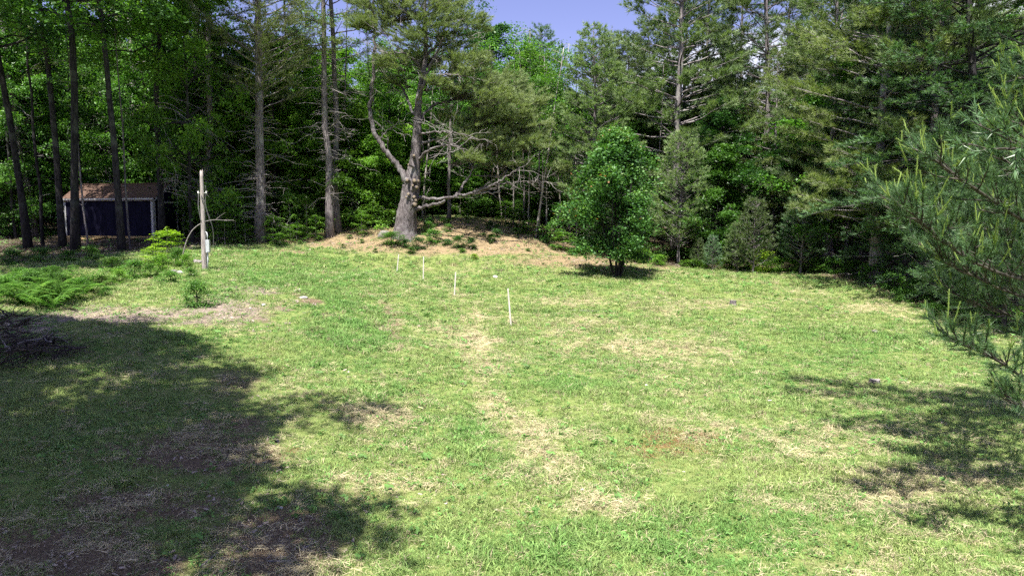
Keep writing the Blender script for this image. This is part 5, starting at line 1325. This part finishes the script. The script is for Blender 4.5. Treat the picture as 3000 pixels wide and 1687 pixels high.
# ================================================================== FERNS, SHRUBS, SAPLINGS
def fern_mesh(seed, R=.6):
    rng = np.random.default_rng(seed); mb = MB()
    for i in range(9):
        az = i * 2 * PI / 9 + rng.normal(0, .2); o = np.array((math.cos(az), math.sin(az), 0)); sd = np.array((-o[1], o[0], 0)); l = R * rng.uniform(.75, 1.2)
        s = np.linspace(.12, 1, 17); rise = rng.uniform(.85, 1.35)
        for q in s:
            p = o * l * q * .95 + np.array((0, 0, l * rise * (1.35 * q - .95 * q * q)))
            w = l * .30 * math.sin(PI * min(1, q * .85 + .14)) ** .8 * (1.05 - q * .65)
            dz = -.18 * w
            for sg in (-1, 1):
                e1 = p + sd * sg * w + o * w * .35 + np.array((0, 0, dz)); hw = l * .032
                mb.add([p - o * hw, (p + e1) / 2 + o * hw * 1.1, e1, (p + e1) / 2 - o * hw * 1.1], [(0, 1, 2, 3)], None, np.clip(rng.normal(.5, .22), 0, 1))
        pts = np.array([o * l * q * .95 + np.array((0, 0, l * rise * (1.35 * q - .95 * q * q))) for q in np.linspace(0, 1, 6)]); mb.tube(pts, np.linspace(.006, .002, 6), 3, False)
    return mb.mesh('fern', M['fern'], False)
FERNS = [fern_mesh(i) for i in range(4)]
r = random.Random(44); nf = 0
spots = []
while len(spots) < 28:
    px, py = r.uniform(-40, 275), r.uniform(828, 908)
    if py < 828 + max(0, (150 - px)) * .05 or (px > 200 and py > 880): continue
    spots.append((px, py))
for k, (px, py) in enumerate(sorted(spots)):
    x, y, z = G(px, py); o = part('fern', FERNS[k % 4]); o.location = (x, y, z); o.rotation_euler = (0, 0, r.uniform(0, 6)); s = r.uniform(.85, 1.5); o.scale = (s, s, s)
    setp(o, '%s fern counted from the left border in the bright fern patch' % ORD[k], 'fern', 'ferns at the left wood edge')

def shrub(px, py, hpx, wpx, label, leaf='leaf', kind='bush', seed=0, name='shrub', group=None):
    x, y, z = G(px, py); H0 = {'bush': 1.5, 'sapling': 3.2, 'leaf_under': 7.5}[kind]; R0 = {'bush': 1.7, 'sapling': 2.0, 'leaf_under': 5.0}[kind]
    h = hpx * y / F / H0; w = wpx * y / F / R0
    e = empty(name, (x, y, z - .02), seed * 1.7, (w, w, h)); setp(e, label, name.replace('_', ' '), group)
    part('stems', K[kind][0], e); c = part('foliage', K[kind][1], e); c.material_slots[0].link = 'OBJECT'; c.material_slots[0].material = M[leaf]
mound = [(640, 960, 24, 30), (700, 1085, 30, 46), (190, 1115, 30, 62), (360, 1135, 18, 30), (520, 1160, 26, 40), (660, 850, 14, 22), (820, 830, 10, 18), (885, 868, 14, 14), (890, 950, 18, 24), (1000, 1150, 28, 40), (1160, 1155, 24, 34),
         (1400, 1065, 16, 26), (1470, 1010, 18, 26), (1390, 920, 16, 22), (1480, 920, 12, 18), (1235, 935, 9, 12), (1710, 985, 16, 28), (1815, 970, 14, 28), (2060, 1090, 18, 26), (2150, 1165, 12, 22), (430, 1215, 14, 26), (1720, 1030, 7, 10), (1320, 1000, 7, 10),
         (860, 1110, 12, 30), (1050, 1200, 9, 22), (1400, 1095, 9, 12), (2370, 1230, 12, 20), (1850, 1180, 6, 16), (90, 930, 5, 8), (1140, 850, 7, 10), (340, 1040, 12, 14)]
for k, (x, y, h, w) in enumerate(sorted(mound, key=lambda c: (c[0] - 350) ** 2 + (c[1] - 1000) ** 2)):
    shrub(1100 + .2415 * x, 450 + .2415 * y, h * 1.25, w * 1.2, 'low green shrub on the mound, %s nearest the old pine foot' % ORD[k], ('leaf', 'leaf_dark', 'leaf')[k % 3], seed=k, group='shrubs on the mound')
shrub(1390, 760, 16, 28, 'yellow-green low shrub where the mound meets the lawn', 'lime', seed=3)
for k, (px, py) in enumerate(((1005, 726), (1060, 712), (1025, 700), (1100, 740), (935, 705), (880, 716))):
    shrub(px, py, 12, 18, 'small shrub left of the boulder, %s from the boulder' % ORD[k], 'leaf', seed=k + 50, group='shrubs left of the boulder')
shrub(578, 900, 74, 84, 'round leafy bush on the lawn before the wooden pole', 'leaf', seed=4)
shrub(492, 760, 92, 100, 'bright lime sapling at the right end of the shed', 'lime', 'sapling', 2, 'sapling')
shrub(450, 778, 60, 90, 'yellow-green sapling in front of the lime sapling', 'lime', 'sapling', 3, 'sapling')
wl = [(20, 860, 50, 70), (90, 850, 56, 80), (170, 850, 50, 70), (235, 860, 44, 60), (60, 895, 40, 60), (140, 890, 44, 70), (330, 800, 44, 70), (395, 815, 50, 70), (350, 830, 40, 60), (440, 815, 40, 60), (500, 830, 36, 60), (300, 838, 30, 50), (560, 815, 30, 44), (120, 770, 40, 70), (40, 775, 40, 70), (200, 765, 30, 60), (270, 765, 44, 60), (60, 830, 44, 70), (150, 822, 40, 70), (310, 870, 30, 40), (520, 780, 50, 50), (470, 800, 50, 60), (545, 790, 44, 40)]
for k, (px, py, h, w) in enumerate(sorted(wl)):
    shrub(px, py, h, w, 'weedy shrub before the shed, %s from the left border' % ORD[k], ('leaf_bright', 'leaf', 'fern')[k % 3] if px > 280 and py > 775 else 'leaf', seed=k + 7, group='weedy shrubs before the shed')
for k, (px, py, h, w) in enumerate(((850, 705, 150, 60), (900, 700, 130, 60), (870, 712, 60, 60), (925, 705, 80, 60), (690, 712, 110, 90), (640, 710, 120, 100), (720, 715, 60, 60), (800, 715, 90, 70), (820, 720, 40, 60), (660, 720, 70, 80), (1060, 690, 70, 60), (1110, 660, 60, 60))):
    shrub(px, py, h, w, 'slender sapling behind the grass edge, number %s from the shaggy pine' % ORD[k] if False else 'bright understory sapling near the shaggy pines, %s in order of closeness' % ORD[k], 'leaf_bright', 'sapling', k, 'sapling', 'saplings along the wood edge')
for k, (px, py, h, w) in enumerate(((1480, 655, 70, 90), (1520, 668, 60, 80), (1560, 690, 50, 70), (1620, 705, 60, 70), (1650, 735, 60, 80), (1700, 745, 50, 70), (1370, 640, 50, 60), (1590, 700, 40, 60))):
    shrub(px, py, h, w, 'leafy sapling on the right rim of the mound, %s in the row' % ORD[k], ('leaf_bright', 'leaf')[k % 2], 'sapling', k + 3, 'sapling', 'saplings on the right rim of the mound')
bl = [(2040, 785, 26, 60), (2080, 788, 30, 50), (2130, 790, 40, 60), (2180, 792, 40, 60), (2235, 795, 60, 80), (2280, 796, 40, 70), (2330, 796, 34, 60), (2390, 796, 40, 70), (2440, 800, 44, 70), (2500, 808, 44, 80), (2560, 825, 50, 80), (2620, 850, 50, 80), (2690, 875, 60, 90), (2760, 905, 60, 90), (2830, 925, 60, 90), (2900, 950, 70, 100), (2980, 975, 70, 100), (2010, 782, 20, 40), (1930, 778, 30, 50), (1880, 770, 40, 60), (2730, 930, 40, 70), (2650, 885, 40, 60)]
for k, (px, py, h, w) in enumerate(sorted(bl)):
    shrub(px, py, h, w, 'low bush along the right wood edge, %s counted from the maple' % ORD[k], ('lime' if px == 2235 else 'leaf_bright' if px < 2420 else 'leaf'), 'bush', k, 'shrub', 'bushes along the right wood edge')

# ================================================================== FALLEN LEAVES
def fallen_leaf(px, py, w, label, seed, m='stone_pale'):
    rng = np.random.default_rng(seed); x, y, z = G(px, py); s_ = w * y / F / 2; mb = MB()
    n = 14; th = np.arange(n) * 2 * PI / n; rr_ = s_ * np.where(np.arange(n) % 2, .45, 1.) * rng.uniform(.8, 1.1, n)
    zc = rng.uniform(0, .5, n) * s_
    mb.add(np.r_[np.c_[rr_ * np.cos(th), rr_ * np.sin(th) * .8, zc], [(0, 0, .1 * s_)]], None, [(i, (i + 1) % n, n) for i in range(n)])
    o = part('fallen_leaf', mb.mesh('fallen_leaf', M[m], False)); o.location = (x, y, z + .05); setp(o, label, 'leaf', 'curled dry leaves on the lawn')
fallen_leaf(2667, 1492, 26, 'big tan curled leaf on the right foreground grass', 1, 'cut_wood')
fallen_leaf(1704, 1449, 20, 'white star-shaped leaf in the bottom middle of the grass', 2)
fallen_leaf(2255, 1183, 16, 'pale curled leaf on the brownish right lawn', 3)
fallen_leaf(1307, 1490, 12, 'small white leaf left of the star-shaped leaf', 4)
fallen_leaf(1453, 1509, 12, 'small pale leaf between the small white leaf and the star-shaped leaf', 5)
fallen_leaf(2003, 1395, 12, 'small pale leaf below the russet patch', 6)
